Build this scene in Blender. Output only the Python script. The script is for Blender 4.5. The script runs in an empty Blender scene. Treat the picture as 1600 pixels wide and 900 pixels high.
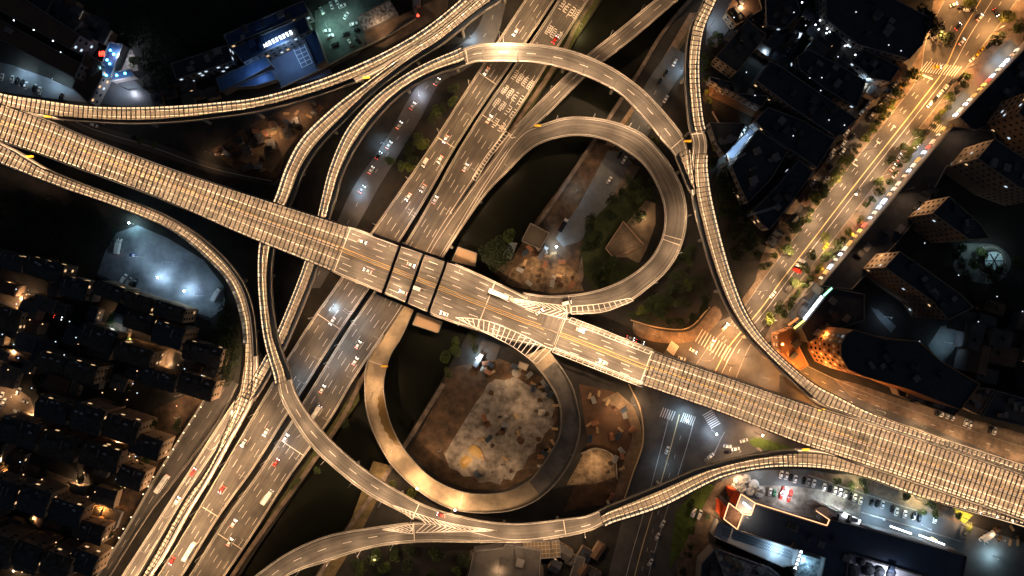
import bpy, math, random
import numpy as np
from mathutils import Vector, Matrix
random.seed(7)
PI = math.pi
# ------------------------------------------------------------------ camera, world, light, exposure
S, CX, CY, HC = 0.36, 800.0, 450.0, 382.0     # metres per photo pixel on the ground, nadir, camera height
scene = bpy.context.scene
cam_d = bpy.data.cameras.new('camera'); cam = bpy.data.objects.new('camera', cam_d)
scene.collection.objects.link(cam); scene.camera = cam
cam.location = (0, 0, HC); cam.rotation_euler = (0, 0, 0)
cam_d.sensor_width = 36; cam_d.lens = 36 * HC / (1600 * S); cam_d.clip_start = 1; cam_d.clip_end = 5000
w = bpy.data.worlds.new('World'); scene.world = w; w.use_nodes = True
nt = w.node_tree; sky = nt.nodes.new('ShaderNodeTexSky'); sky.sky_type = 'NISHITA'; sky.sun_disc = False
SUN_EL, SUN_AZ = math.radians(35), math.radians(120)
sky.sun_elevation = SUN_EL; sky.sun_rotation = SUN_AZ
bg = nt.nodes['Background']; nt.links.new(sky.outputs[0], bg.inputs[0]); bg.inputs[1].default_value = 0.012
moon_d = bpy.data.lights.new('moon', 'SUN'); moon_d.energy = 0.03; moon_d.angle = math.radians(0.5); moon_d.color = (.75, .85, 1)
moon = bpy.data.objects.new('moon', moon_d); scene.collection.objects.link(moon)
moon.rotation_euler = (PI/2 - SUN_EL, 0, PI - SUN_AZ)
scene.view_settings.view_transform = 'Standard'; scene.view_settings.look = 'None'
scene.view_settings.gamma = 1; scene.view_settings.exposure = 0.0; scene.view_settings.use_curve_mapping = False
cy = scene.cycles
cy.max_bounces = 4; cy.diffuse_bounces = 2; cy.glossy_bounces = 2; cy.transmission_bounces = 2
cy.transparent_max_bounces = 6; cy.caustics_reflective = False; cy.caustics_refractive = False
cy.sample_clamp_indirect = 2; cy.use_denoising = True
try: cy.use_light_tree = True
except Exception: pass
WARM = (1.0, .60, .31); AMBER = (1.0, .38, .085); COOL = (.55, .80, 1.0); PALE = (1, .635, .355); CYAN = (.35, .75, 1)

COL = scene.collection
def P(px, py, z=0.0):
    k = S * (HC - z) / HC
    return Vector(((px - CX) * k, (CY - py) * k, z))
# ------------------------------------------------------------------ materials
MATS = {}
def mat(name, col, rough=.7, metal=0, noise=None, nscale=.4, emit=None, estr=0, spec=.3, uvnoise=False):
    """col: base colour; noise: second colour mixed in by noise"""
    if name in MATS: return MATS[name]
    m = bpy.data.materials.new(name); m.use_nodes = True; n = m.node_tree; b = n.nodes['Principled BSDF']
    b.inputs['Base Color'].default_value = (*col, 1); b.inputs['Roughness'].default_value = rough
    b.inputs['Metallic'].default_value = metal; b.inputs['Specular IOR Level'].default_value = spec
    if noise:
        tc = n.nodes.new('ShaderNodeTexCoord'); mp = n.nodes.new('ShaderNodeMapping')
        n.links.new(tc.outputs['UV' if uvnoise else 'Object'], mp.inputs[0])
        if uvnoise: mp.inputs['Scale'].default_value = (1.0, .03, 1)
        t = n.nodes.new('ShaderNodeTexNoise'); t.inputs['Scale'].default_value = nscale; t.inputs['Detail'].default_value = 6
        t.inputs['Roughness'].default_value = .65
        n.links.new(mp.outputs[0], t.inputs[0])
        r = n.nodes.new('ShaderNodeValToRGB'); r.color_ramp.elements[0].position = .36; r.color_ramp.elements[1].position = .66
        r.color_ramp.elements[0].color = (*noise, 1); r.color_ramp.elements[1].color = (*col, 1)
        n.links.new(t.outputs[0], r.inputs[0])
        if uvnoise:      # second, finer patchiness
            t2 = n.nodes.new('ShaderNodeTexNoise'); t2.inputs['Scale'].default_value = .12; t2.inputs['Detail'].default_value = 8
            n.links.new(tc.outputs['Object'], t2.inputs[0])
            mr = n.nodes.new('ShaderNodeMapRange'); mr.inputs[1].default_value = .3; mr.inputs[2].default_value = .7
            mr.inputs[3].default_value = .75; mr.inputs[4].default_value = 1.25; n.links.new(t2.outputs[0], mr.inputs[0])
            mx = n.nodes.new('ShaderNodeVectorMath'); mx.operation = 'SCALE'
            n.links.new(r.outputs[0], mx.inputs[0]); n.links.new(mr.outputs[0], mx.inputs['Scale'])
            
            sx = n.nodes.new('ShaderNodeSeparateXYZ'); n.links.new(tc.outputs['UV'], sx.inputs[0])      # wheel tracks and oil line in each lane
            m1 = n.nodes.new('ShaderNodeMath'); m1.operation = 'MULTIPLY'; m1.inputs[1].default_value = 2*PI/1.85; n.links.new(sx.outputs[0], m1.inputs[0])
            m2 = n.nodes.new('ShaderNodeMath'); m2.operation = 'SINE'; n.links.new(m1.outputs[0], m2.inputs[0])
            m3 = n.nodes.new('ShaderNodeMath'); m3.operation = 'MULTIPLY_ADD'; m3.inputs[1].default_value = .06; m3.inputs[2].default_value = .97; n.links.new(m2.outputs[0], m3.inputs[0])
            mz = n.nodes.new('ShaderNodeVectorMath'); mz.operation = 'SCALE'; n.links.new(mx.outputs[0], mz.inputs[0]); n.links.new(m3.outputs[0], mz.inputs['Scale'])
            n.links.new(mz.outputs[0], b.inputs['Base Color'])
        else: n.links.new(r.outputs[0], b.inputs['Base Color'])
    if emit:
        b.inputs['Emission Color'].default_value = (*emit, 1); b.inputs['Emission Strength'].default_value = estr
    MATS[name] = m; return m
def emat(name, col, s): return mat(name, (.1, .1, .1), emit=col, estr=s)
asph = mat('asphalt_elevated', (.105, .095, .085), .85, noise=(.050, .045, .041), nscale=.8, uvnoise=True)
asphd = mat('asphalt_worn', (.075, .068, .06), .85, noise=(.045, .042, .04), nscale=.55, uvnoise=True)
asphg = mat('asphalt_ground', (.085, .08, .075), .9, noise=(.05, .047, .045), nscale=.12)
conc = mat('parapet_concrete', (.27, .245, .215), .8, noise=(.17, .155, .135), nscale=.5)
concd = mat('deck_concrete', (.25, .23, .2), .85, noise=(.16, .15, .13), nscale=.3)
sandy = mat('unpaved_deck', (.34, .27, .18), .95, noise=(.15, .12, .085), nscale=.09)
paint = mat('road_paint', (.50, .48, .45), .6)
ypaint = mat('yellow_paint', (.48, .31, .10), .6)
steel = mat('dark_steel', (.018, .018, .02), .5, .3)
steelb = mat('blue_grey_steel', (.05, .07, .10), .4, .5)
grey = mat('lamp_grey_steel', (.25, .25, .25), .5, .4)
water = mat('canal_water', (.003, .0035, .002), .45, spec=.12, noise=(.006, .007, .004), nscale=.03)
soil = mat('bare_soil', (.10, .062, .036), .95, noise=(.028, .020, .014), nscale=.16)
ground_m = mat('city_ground', (.034, .030, .026), .95, noise=(.012, .012, .011), nscale=.06)
pave = mat('pavement_slabs', (.16, .125, .10), .9, noise=(.07, .055, .045), nscale=.25)
grass_m = mat('lawn_grass', (.085, .12, .02), .95, noise=(.035, .06, .012), nscale=.35)
leaf = mat('foliage', (.06, .085, .016), .8, noise=(.022, .038, .010), nscale=.6)
leaf2 = mat('foliage_yellowish', (.11, .12, .018), .8, noise=(.05, .07, .012), nscale=.7)
leaf3 = mat('foliage_dark', (.03, .045, .014), .85, noise=(.012, .02, .008), nscale=.6)
bark = mat('bark', (.10, .07, .045), .9)
glass_d = mat('dark_glass', (.02, .025, .03), .15, spec=.6)
lamp_e = emat('lamp_lens', (1, .78, .5), 30)
# ------------------------------------------------------------------ mesh helper
class MB:
    def __init__(s): s.v = []; s.f = []; s.uv = None
    def quad(s, a, b, c, d):
        i = len(s.v); s.v += [tuple(a), tuple(b), tuple(c), tuple(d)]; s.f.append((i, i+1, i+2, i+3)); return s
    def tri(s, a, b, c):
        i = len(s.v); s.v += [tuple(a), tuple(b), tuple(c)]; s.f.append((i, i+1, i+2)); return s
    def hexa(s, p):       # 8 corners: bottom 0-3 ccw, top 4-7
        i = len(s.v); s.v += [tuple(q) for q in p]
        for f in ((3,2,1,0),(4,5,6,7),(0,1,5,4),(1,2,6,5),(2,3,7,6),(3,0,4,7)): s.f.append(tuple(i+k for k in f))
        return s
    def box(s, x0, x1, y0, y1, z0, z1):
        return s.hexa([(x0,y0,z0),(x1,y0,z0),(x1,y1,z0),(x0,y1,z0),(x0,y0,z1),(x1,y0,z1),(x1,y1,z1),(x0,y1,z1)])
    def bar(s, a, b, w, h=None):   # bar along a->b, width w, height h
        a = Vector(a); b = Vector(b); h = h or w; d = b - a
        if d.length < 1e-6: return s
        d.normalize(); up = Vector((0,0,1)) if abs(d.z) < .95 else Vector((1,0,0))
        n = d.cross(up).normalized() * (w/2); u = n.cross(d).normalized() * (h/2)
        return s.hexa([a-n-u, a+n-u, b+n-u, b-n-u, a-n+u, a+n+u, b+n+u, b-n+u])
    def prism(s, pts, z0, z1, top=True, bottom=False):
        pts = [Vector((p[0], p[1], 0)) for p in pts]
        if sum(pts[k].x*pts[(k+1)%len(pts)].y - pts[(k+1)%len(pts)].x*pts[k].y for k in range(len(pts))) < 0: pts.reverse()
        n = len(pts); i = len(s.v)
        s.v += [(p.x, p.y, z0) for p in pts] + [(p.x, p.y, z1) for p in pts]
        for k in range(n): s.f.append((i+k, i+(k+1)%n, i+n+(k+1)%n, i+n+k))
        if top: s.f.append(tuple(i+n+k for k in range(n)))
        if bottom: s.f.append(tuple(i+n-1-k for k in range(n)))
        return s
    def sheet(s, pts, z):
        pts = [Vector((p[0], p[1], 0)) for p in pts]
        if sum(pts[k].x*pts[(k+1)%len(pts)].y - pts[(k+1)%len(pts)].x*pts[k].y for k in range(len(pts))) < 0: pts.reverse()
        i = len(s.v); s.v += [(p.x, p.y, z) for p in pts]; s.f.append(tuple(range(i, i+len(pts)))); return s
    def cyl(s, c, r, z0, z1, n=10, r1=None):
        r1 = r if r1 is None else r1; i = len(s.v)
        for k in range(n): a = 2*PI*k/n; s.v.append((c[0]+r*math.cos(a), c[1]+r*math.sin(a), z0))
        for k in range(n): a = 2*PI*k/n; s.v.append((c[0]+r1*math.cos(a), c[1]+r1*math.sin(a), z1))
        for k in range(n): s.f.append((i+k, i+(k+1)%n, i+n+(k+1)%n, i+n+k))
        s.f.append(tuple(i+n+k for k in range(n))); s.f.append(tuple(i+n-1-k for k in range(n))); return s
    def build(s, name, m, parent=None, origin=None, smooth=False):
        me = bpy.data.meshes.new(name)
        o0 = (0,0,0)      # with an origin the vertices are already relative to it
        me.from_pydata([(x-o0[0], y-o0[1], z-o0[2]) for x,y,z in s.v], [], s.f)
        if s.uv is not None:
            l = me.uv_layers.new(name='UVMap'); vi = np.empty(len(me.loops), dtype=np.int32); me.loops.foreach_get('vertex_index', vi)
            l.data.foreach_set('uv', np.array(s.uv, dtype=np.float32)[vi].ravel())
        if smooth: me.polygons.foreach_set('use_smooth', [True]*len(me.polygons))
        me.materials.append(m); me.update()
        o = bpy.data.objects.new(name, me); COL.objects.link(o)
        if parent: o.parent = parent
        elif origin: o.location = origin
        return o
def tag(o, label=None, cat=None, group=None, kind=None):
    if label: o['label'] = label
    if cat: o['category'] = cat
    if group: o['group'] = group
    if kind: o['kind'] = kind
    return o
def empty(name, loc=(0,0,0), rz=0, **k):
    o = bpy.data.objects.new(name, None); COL.objects.link(o); o.location = loc; o.rotation_euler = (0,0,rz); o.empty_display_size = .5
    return tag(o, **k)
def copy_tree(o, parent=None):
    c = o.copy(); COL.objects.link(c)
    if parent: c.parent = parent
    for ch in list(o.children): copy_tree(ch, c)
    return c
def struct(name, mb, m): return tag(mb.build(name, m), kind='structure')
def area(px=None, py=None, z=9, col=WARM, power=300, size=.8, loc=None, parent=None, target=None, name='lamp_light', data={}):
    key = (round(power, 1), col, size)
    if key not in data:
        d = bpy.data.lights.new(name, 'AREA'); d.shape = 'DISK'; d.size = size; d.energy = power; d.color = col; data[key] = d
    o = bpy.data.objects.new(name, data[key]); COL.objects.link(o)
    o.location = loc if loc is not None else P(px, py, z)
    if target is not None:
        o.rotation_euler = (Vector(target) - Vector(o.location)).to_track_quat('-Z', 'Y').to_euler()
    if parent: o.parent = parent
    return o
# ------------------------------------------------------------------ polylines
def dense(pts, step=4.0):
    pts = [np.array(p, float) for p in pts]
    q = [2*pts[0]-pts[1]] + pts + [2*pts[-1]-pts[-2]]; out = []
    for i in range(1, len(q)-2):
        p0, p1, p2, p3 = q[i-1:i+3]; n = max(1, int(np.linalg.norm(p2-p1)/step))
        a = .5; t0 = 0; t1 = t0+max(np.linalg.norm(p1-p0),1e-3)**a; t2 = t1+max(np.linalg.norm(p2-p1),1e-3)**a; t3 = t2+max(np.linalg.norm(p3-p2),1e-3)**a
        for k in range(n):
            t = t1+(t2-t1)*k/n
            A1 = (t1-t)/(t1-t0)*p0+(t-t0)/(t1-t0)*p1; A2 = (t2-t)/(t2-t1)*p1+(t-t1)/(t2-t1)*p2; A3 = (t3-t)/(t3-t2)*p2+(t-t2)/(t3-t2)*p3
            B1 = (t2-t)/(t2-t0)*A1+(t-t0)/(t2-t0)*A2; B2 = (t3-t)/(t3-t1)*A2+(t-t1)/(t3-t1)*A3
            out.append((t2-t)/(t2-t1)*B1+(t-t1)/(t2-t1)*B2)
    out.append(pts[-1]); return np.array(out)
def resample(a, n):
    d = np.r_[0, np.cumsum(np.linalg.norm(np.diff(a, axis=0), axis=1))]; t = np.linspace(0, d[-1], n)
    return np.c_[np.interp(t, d, a[:,0]), np.interp(t, d, a[:,1])]
def smooth_poly(pts, step=4, closed=True):
    if closed:
        k = list(pts) + [pts[0], pts[1]]; a = dense([pts[-1]] + k, step)
        # drop lead-in and lead-out
        i0 = np.argmin(np.linalg.norm(a - np.array(pts[0]), axis=1)); 
        b = dense(list(pts)+[pts[0]], step); return b[:-1]
    return dense(pts, step)
def ray_hit(c, n, poly):
    p = poly[:-1]; e = poly[1:] - p; r = p - c
    den = n[0]*e[:,1] - n[1]*e[:,0]; den = np.where(abs(den) < 1e-9, 1e-9, den)
    t = (r[:,0]*e[:,1] - r[:,1]*e[:,0]) / den; u = (r[:,0]*n[1] - r[:,1]*n[0]) / den
    ok = (u >= -1e-6) & (u <= 1+1e-6); tt = t[ok]
    if len(tt) == 0: return None
    return tt[np.argmin(abs(tt))]
class Road:
    """edges L and R in photo pixels; z anchors (px,py,z); cov = covered ranges [(ptA, ptB)]"""
    def __init__(s, L, R, zs, cov=(), hc=7.0):
        dl, dr = dense(L), dense(R); n = int(max(np.linalg.norm(np.diff(dl,axis=0),axis=1).sum(), np.linalg.norm(np.diff(dr,axis=0),axis=1).sum())/4)+2
        m = (resample(dl, n)+resample(dr, n))/2
        for _ in range(3):
            m2 = m.copy(); T = np.gradient(m, axis=0); T /= np.linalg.norm(T, axis=1)[:,None]+1e-9; N = np.c_[T[:,1], -T[:,0]]
            wl = np.zeros(n); wr = np.zeros(n)
            for i in range(n):
                a = ray_hit(m[i], N[i], dl); b = ray_hit(m[i], N[i], dr)
                dA = np.linalg.norm(dl-m[i],axis=1).min(); dB = np.linalg.norm(dr-m[i],axis=1).min()
                sgn = 1
                if a is None or abs(a) > 2.2*dA+4: a = None
                if b is None or abs(b) > 2.2*dB+4: b = None
                if a is None and b is None: a, b = dA, -dB
                elif a is None: a = -math.copysign(dA, b)
                elif b is None: b = -math.copysign(dB, a)
                wl[i], wr[i] = a, b
            m = m + N*((wl+wr)/2)[:,None]*.7
            m = resample(m, n)
        T = np.gradient(m, axis=0); T /= np.linalg.norm(T, axis=1)[:,None]+1e-9; N = np.c_[T[:,1], -T[:,0]]
        for i in range(n):
            a = ray_hit(m[i], N[i], dl); b = ray_hit(m[i], N[i], dr)
            dA = np.linalg.norm(dl-m[i],axis=1).min(); dB = np.linalg.norm(dr-m[i],axis=1).min()
            if a is None or abs(a) > 2.2*dA+4: a = None
            if b is None or abs(b) > 2.2*dB+4: b = None
            if a is None and b is None: a, b = wl[i], wr[i]
            elif a is None: a = -math.copysign(dA, b)
            elif b is None: b = -math.copysign(dB, a)
            wl[i], wr[i] = a, b
        s.m = m; s.L2 = m + N*wl[:,None]; s.R2 = m + N*wr[:,None]; s.n = n
        arc = np.r_[0, np.cumsum(np.linalg.norm(np.diff(m, axis=0), axis=1))]; s.arcpx = arc
        za = sorted((s.ipx((x, y)), z) for x, y, z in zs)
        s.z = np.interp(arc, [arc[i] for i,_ in za], [z for _,z in za])
        # soften the grade breaks
        k = 9; ker = np.hanning(k+2)[1:-1]; ker /= ker.sum(); s.z = np.convolve(np.pad(s.z, k//2, 'edge'), ker, 'valid')
        s.cov = [tuple(sorted((s.ipx(a), s.ipx(b)))) for a, b in cov]; s.hc = hc
        c = np.zeros(n)
        for a, b in s.cov: c[a:b+1] = 1
        k = 15; ker = np.hanning(k+2)[1:-1]; ker /= ker.sum(); cs = np.convolve(np.pad(c, k//2, 'edge'), ker, 'valid'); s.c = c
        ze = s.z + hc*cs
        f = S*(HC-ze)/HC
        def un(q): return np.c_[(q[:,0]-CX)*f, (CY-q[:,1])*f, s.z]
        s.L, s.R = un(s.L2), un(s.R2); s.M = (s.L+s.R)/2
        s.s = np.r_[0, np.cumsum(np.linalg.norm(np.diff(s.M, axis=0), axis=1))]
        s.W = np.linalg.norm(s.L-s.R, axis=1)
    def ipx(s, p): return int(np.argmin(((s.m-np.array(p))**2).sum(1)))
    def spx(s, p): return s.s[s.ipx(p)]
    def at(s, d, u, dz=0, off=0):
        """point at arc length d, fraction u from L to R, off metres further towards R"""
        l = [np.interp(d, s.s, s.L[:,k]) for k in range(3)]; r = [np.interp(d, s.s, s.R[:,k]) for k in range(3)]
        l = Vector(l); r = Vector(r); e = (r-l); wd = e.length; e = e/max(wd, 1e-6)
        return l + e*(u*wd+off) + Vector((0,0,dz))
    def width(s, d): return float(np.interp(d, s.s, s.W))
    def head(s, d): 
        a = s.at(d-1, .5); b = s.at(d+1, .5); return math.atan2(b.y-a.y, b.x-a.x)
    def rng(s, r):
        if r is None: return [(0.0, float(s.s[-1]))]
        return [tuple(sorted((float(s.spx(a)), float(s.spx(b))))) for a, b in r]
def ribbon(mb, road, d0, d1, pts, step=2.0, closed=True):
    """sweep a cross-section: pts = list of (u, off, dz)"""
    n = max(1, int((d1-d0)/step)); k = len(pts); base = len(mb.v)
    for i in range(n+1):
        d = d0+(d1-d0)*i/n
        for u, off, dz in pts: mb.v.append(tuple(road.at(d, u, dz, off)))
    for i in range(n):
        a = base+i*k; b = a+k
        for j in range(k if closed else k-1):
            j2 = (j+1) % k; mb.f.append((a+j, b+j, b+j2, a+j2))
    if closed and k > 2:
        mb.f.append(tuple(base+j for j in range(k))); mb.f.append(tuple(base+n*k+k-1-j for j in range(k)))
    return mb
ROADS = []
def viaduct(name, label, cat, road, dz=0.0, pl=None, pr=None, lanes=(), deck=None, thick=1.3, walls=(None, None), panels=True,
            strips=(), kerb_col=None, joints=(), edge=True, pier=True, group='viaducts and ramps of the interchange', strip_m=None, gx=2.1, gy=2.5):
    r = road; r.z = r.z+dz; r.L[:,2] += dz; r.R[:,2] += dz; r.M[:,2] += dz
    root = empty(name, tuple(r.M[len(r.M)//2]), label=label, cat=cat, group=group)
    def bld(mb, nm, m):
        o = mb.build(nm, m); o.parent = root; o.location = -Vector(root.location); return o
    # deck: top sheet with UV, then sides and soffit
    mb = MB(); n = r.n; uv = []
    for i in range(n):
        mb.v += [tuple(r.L[i]), tuple(r.R[i]), tuple(r.R[i]-[0,0,thick]), tuple(r.L[i]-[0,0,thick])]
        uv += [(0, r.s[i]), (r.W[i], r.s[i]), (r.W[i], r.s[i]), (0, r.s[i])]
    for i in range(n-1):
        a = 4*i; b = a+4; mb.f.append((a, a+1, b+1, b))
    mb.uv = uv
    bld(mb, 'road_surface', deck or asph)
    g = MB()
    for i in range(n):
        l, rr = r.L[i], r.R[i]; e = (rr-l)/max(r.W[i], .01)
        g.v += [tuple(l-e*.02-[0,0,.03]), tuple(rr+e*.02-[0,0,.03]), tuple(rr-e*min(2,r.W[i]*.2)-[0,0,thick]), tuple(l+e*min(2,r.W[i]*.2)-[0,0,thick])]
    for i in range(n-1):
        a = 4*i; b = a+4
        for j in range(4): j2 = (j+1)%4; g.f.append((a+j, a+j2, b+j2, b+j))
    bld(g, 'girder', concd)
    # parapets
    for side, rg in ((0, pl), (1, pr)):
        for d0, d1 in r.rng(rg):
            sg = -1 if side == 0 else 1; mb = MB()
            ribbon(mb, r, d0, d1, [(side, sg*.05, -.1), (side, sg*.05, 1.0), (side, -sg*.35, 1.0), (side, -sg*.55, .02)])
            bld(mb, 'parapet', conc)
            if strip_m:
                mb = MB(); ribbon(mb, r, d0+.5, d1-.5, [(side, -sg*.42, .78), (side, -sg*.40, .90), (side, -sg*.46, .88), (side, -sg*.48, .78)]); bld(mb, 'light_strip', strip_m)
    # markings
    mk, my = MB(), MB()
    def line(mbx, u, d0, d1, wd=.22, off=0): ribbon(mbx, r, d0, d1, [(u, off-wd/2, .02), (u, off+wd/2, .02)], closed=False)
    T = float(r.s[-1])
    for ln in lanes:
        u, typ = ln[0], ln[1]; rg = r.rng([ln[2]]) if len(ln) > 2 else [(1.0, T-1)]
        for d0, d1 in rg:
            if typ == 'd':
                d = d0+random.random()*5
                while d+5 < d1: line(mk, u, d, d+5.0, .24 if deck is not asphd else .17); d += 14.5
            elif typ == 's': line(mk, u, d0, d1)
            elif typ == 'y': line(my, u, d0, d1, .4, -.45); line(my, u, d0, d1, .4, .45)
            elif typ == 'b':
                mb = MB(); ribbon(mb, r, d0, d1, [(u, -.35, .02), (u, -.15, .85), (u, .15, .85), (u, .35, .02)]); bld(mb, 'median_barrier', conc)
                line(my, u, d0, d1, .35, -.9); line(my, u, d0, d1, .35, .9)
    if edge:
        line(mk, 0, 1, T-1, .2, 1.0); line(mk, 1, 1, T-1, .2, -1.0)
    if mk.f: bld(mk, 'lane_marking', paint)
    if my.f: bld(my, 'yellow_marking', ypaint)
    for p in joints:
        jm = MB(); d = r.spx(p); ribbon(jm, r, d-.2, d+.2, [(0, .3, .03), (1, -.3, .03)], closed=False)
        bld(jm, 'expansion_joint', mat('joint_metal', (.45,.4,.34), .5))
    # enclosed noise barrier
    for a, b in r.cov:
        d0, d1 = float(r.s[a]), float(r.s[b]); hc = r.hc
        fr = MB(); n = max(1, int((d1-d0)/gy))
        for i in range(n+1):
            d = d0+(d1-d0)*i/n; ribbon(fr, r, d-.19, d+.19, [(0, .5, hc), (1, -.5, hc), (1, -.5, hc-.35), (0, .5, hc-.35)], step=9)
        wm = np.mean(r.W[a:b+1]); k = max(3, int(round(wm/gx)))
        for j in range(k+1):
            u = j/k; o_ = .6 if j == 0 else (-.6 if j == k else 0); ww = .115 if 0 < j < k else .3
            ribbon(fr, r, d0, d1, [(u, o_-ww, hc+.02), (u, o_+ww, hc+.02), (u, o_+ww, hc-.2), (u, o_-ww, hc-.2)], step=4)
        bld(fr, 'barrier_frame', steel)
        if panels:
            mb = MB(); nn = max(1, int((d1-d0)/2)); uv = []
            for i in range(nn+1):
                d = d0+(d1-d0)*i/nn; mb.v += [tuple(r.at(d, 0, hc-.12, .5)), tuple(r.at(d, 1, hc-.12, -.5))]; uv += [(0, (d-d0)/((d1-d0)/n)), (k, (d-d0)/((d1-d0)/n))]
            for i in range(nn): mb.f.append((2*i, 2*i+1, 2*i+3, 2*i+2))
            mb.uv = uv; bld(mb, 'roof_panel', PANEL)
        for side in (0, 1):
            rg = walls[side]
            for e0, e1 in (r.rng(rg)):
                e0, e1 = max(e0, d0), min(e1, d1)
                if e1-e0 < 2: continue
                sg = -1 if side == 0 else 1; mb = MB()
                ribbon(mb, r, e0, e1, [(side, -sg*.55, 1.0), (side, -sg*.55, hc-.05), (side, -sg*.70, hc-.05), (side, -sg*.70, 1.0)]); bld(mb, 'barrier_wall', steelb)
        for u, wd, m_ in strips:
            mb = MB(); ribbon(mb, r, d0+1, d1-1, [(u, -wd/2, hc-.9), (u, wd/2, hc-.9)], closed=False); bld(mb, 'tube_light', m_)
    r.root = root; r.pier = pier; r.thick = thick; ROADS.append(r); return r
def roof_lights(r, d0, d1, us, sp, power, col=WARM, z=None):
    n = max(1, round((d1-d0)/sp))
    for i in range(n):
        for u in us:
            d = d0+(i+.5)*(d1-d0)/n; p = r.at(d, u, (z or r.hc-.7)); area(loc=p-Vector(r.root.location), power=power, col=col, parent=r.root, size=.6)
# translucent roof panel of the noise barriers
def panel_material():
    m = bpy.data.materials.new('translucent_barrier_panel'); m.use_nodes = True; n = m.node_tree; n.nodes.clear()
    out = n.nodes.new('ShaderNodeOutputMaterial'); mix = n.nodes.new('ShaderNodeMixShader'); tr = n.nodes.new('ShaderNodeBsdfTransparent')
    df = n.nodes.new('ShaderNodeBsdfTranslucent'); tr.inputs[0].default_value = (.98, .95, .9, 1); df.inputs[0].default_value = (.85, .78, .66, 1)
    tc = n.nodes.new('ShaderNodeTexCoord'); fl = n.nodes.new('ShaderNodeVectorMath'); fl.operation = 'FLOOR'
    wn = n.nodes.new('ShaderNodeTexWhiteNoise'); wn.noise_dimensions = '2D'
    n.links.new(tc.outputs['UV'], fl.inputs[0]); n.links.new(fl.outputs[0], wn.inputs[0])
    mr = n.nodes.new('ShaderNodeMapRange'); mr.inputs[3].default_value = .05; mr.inputs[4].default_value = .08
    n.links.new(wn.outputs[0], mr.inputs[0]); n.links.new(mr.outputs[0], mix.inputs[0])
    n.links.new(tr.outputs[0], mix.inputs[1]); n.links.new(df.outputs[0], mix.inputs[2]); n.links.new(mix.outputs[0], out.inputs[0])
    return m
PANEL = panel_material()
# ------------------------------------------------------------------ ground, canal
CL = [(1010,-110),(960,-30),(890,78),(800,213),(700,370),(640,478),(567,600),(540,653),(400,860),(350,940),(280,1050)]
CR = [(1170,-110),(1100,-30),(987,123),(873,297),(790,420),(700,575),(687,600),(633,687),(533,833),(480,920),(400,1050)]
g = MB(); BX = 1400
def Pg(p, z=0): v = P(p[0], p[1], 0); v.z = z; return v
clp = [Pg(p) for p in CL]; crp = [Pg(p) for p in CR]
def toward(p, q, y): t = (y-p.y)/(q.y-p.y); return p+(q-p)*t
ul = toward(clp[1], clp[0], BX); ur = toward(crp[1], crp[0], BX); dl_ = toward(clp[-2], clp[-1], -BX); dr_ = toward(crp[-2], crp[-1], -BX)
Lc = [ul]+clp+[dl_]; Rc = [ur]+crp+[dr_]
for a, b in zip(Lc[:-1], Lc[1:]): g.quad(Vector((-BX-800, a.y, 0)), Vector((-BX-800, b.y, 0)), b, a); g.quad(a, b, Vector((b.x, b.y, -3)), Vector((a.x, a.y, -3)))
for a, b in zip(Rc[:-1], Rc[1:]): g.quad(a, b, Vector((BX+800, b.y, 0)), Vector((BX+800, a.y, 0))); g.quad(Vector((a.x, a.y, -3)), Vector((b.x, b.y, -3)), b, a)
struct('ground', g, ground_m)
wt = MB()
for (a, b), (c, d) in zip(zip(Lc[:-1], Lc[1:]), zip(Rc[:-1], Rc[1:])):
    wt.quad(Vector((a.x, a.y, -2.2)), Vector((b.x, b.y, -2.2)), Vector((d.x, d.y, -2.2)), Vector((c.x, c.y, -2.2)))
struct('water', wt, water)
LAY = [0.02]
def patch(name, pts, m, label=None, cat=None, z=None, smooth=False, kind='structure'):
    if z is None: LAY[0] += .004; z = LAY[0]
    if smooth: pts = [tuple(p) for p in dense(list(pts)+[pts[0]], 6)[:-1]]
    mb = MB(); mb.sheet([Pg(p) for p in pts], z); o = mb.build(name, m)
    return tag(o, label, cat, kind=kind)
# embankments beside the canal (raised walls)
def bank(pts, wd, label):
    mb = MB(); a = dense(pts, 8)
    for p, q in zip(a[:-1], a[1:]): mb.bar(Pg(p, .5), Pg(q, .5), wd, 1.0)
    tag(mb.build('canal_wall', pave), label, 'canal wall', 'stone walls lining the dark canal')
bank([(945,-30),(900,40),(880,82),(800,202),(735,300)], 2.4, 'brown canal wall on the expressway side, north of the wide highway')
bank([(600,545),(570,585),(540,645),(480,735),(400,845),(340,935)], 2.4, 'brown canal wall on the expressway side, south of the wide highway')
bank([(1106,-30),(1040,45),(992,123),(877,297),(830,365)], 2.0, 'brown canal wall below the big ring ramp')
bank([(693,600),(640,685),(590,762),(540,833),(478,935)], 2.4, 'brown canal wall beside the site, south of the wide highway')
def ordn(i):
    ones = ['first','second','third','fourth','fifth','sixth','seventh','eighth','ninth','tenth','eleventh','twelfth','thirteenth','fourteenth','fifteenth','sixteenth','seventeenth','eighteenth','nineteenth']
    if i < 19: return ones[i]
    t = (i+1)//10; u = (i+1) % 10; tens = {2:('twentieth','twenty'),3:('thirtieth','thirty'),4:('fortieth','forty'),5:('fiftieth','fifty')}[t]
    return tens[0] if u == 0 else tens[1]+'-'+ones[u-1]
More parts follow.
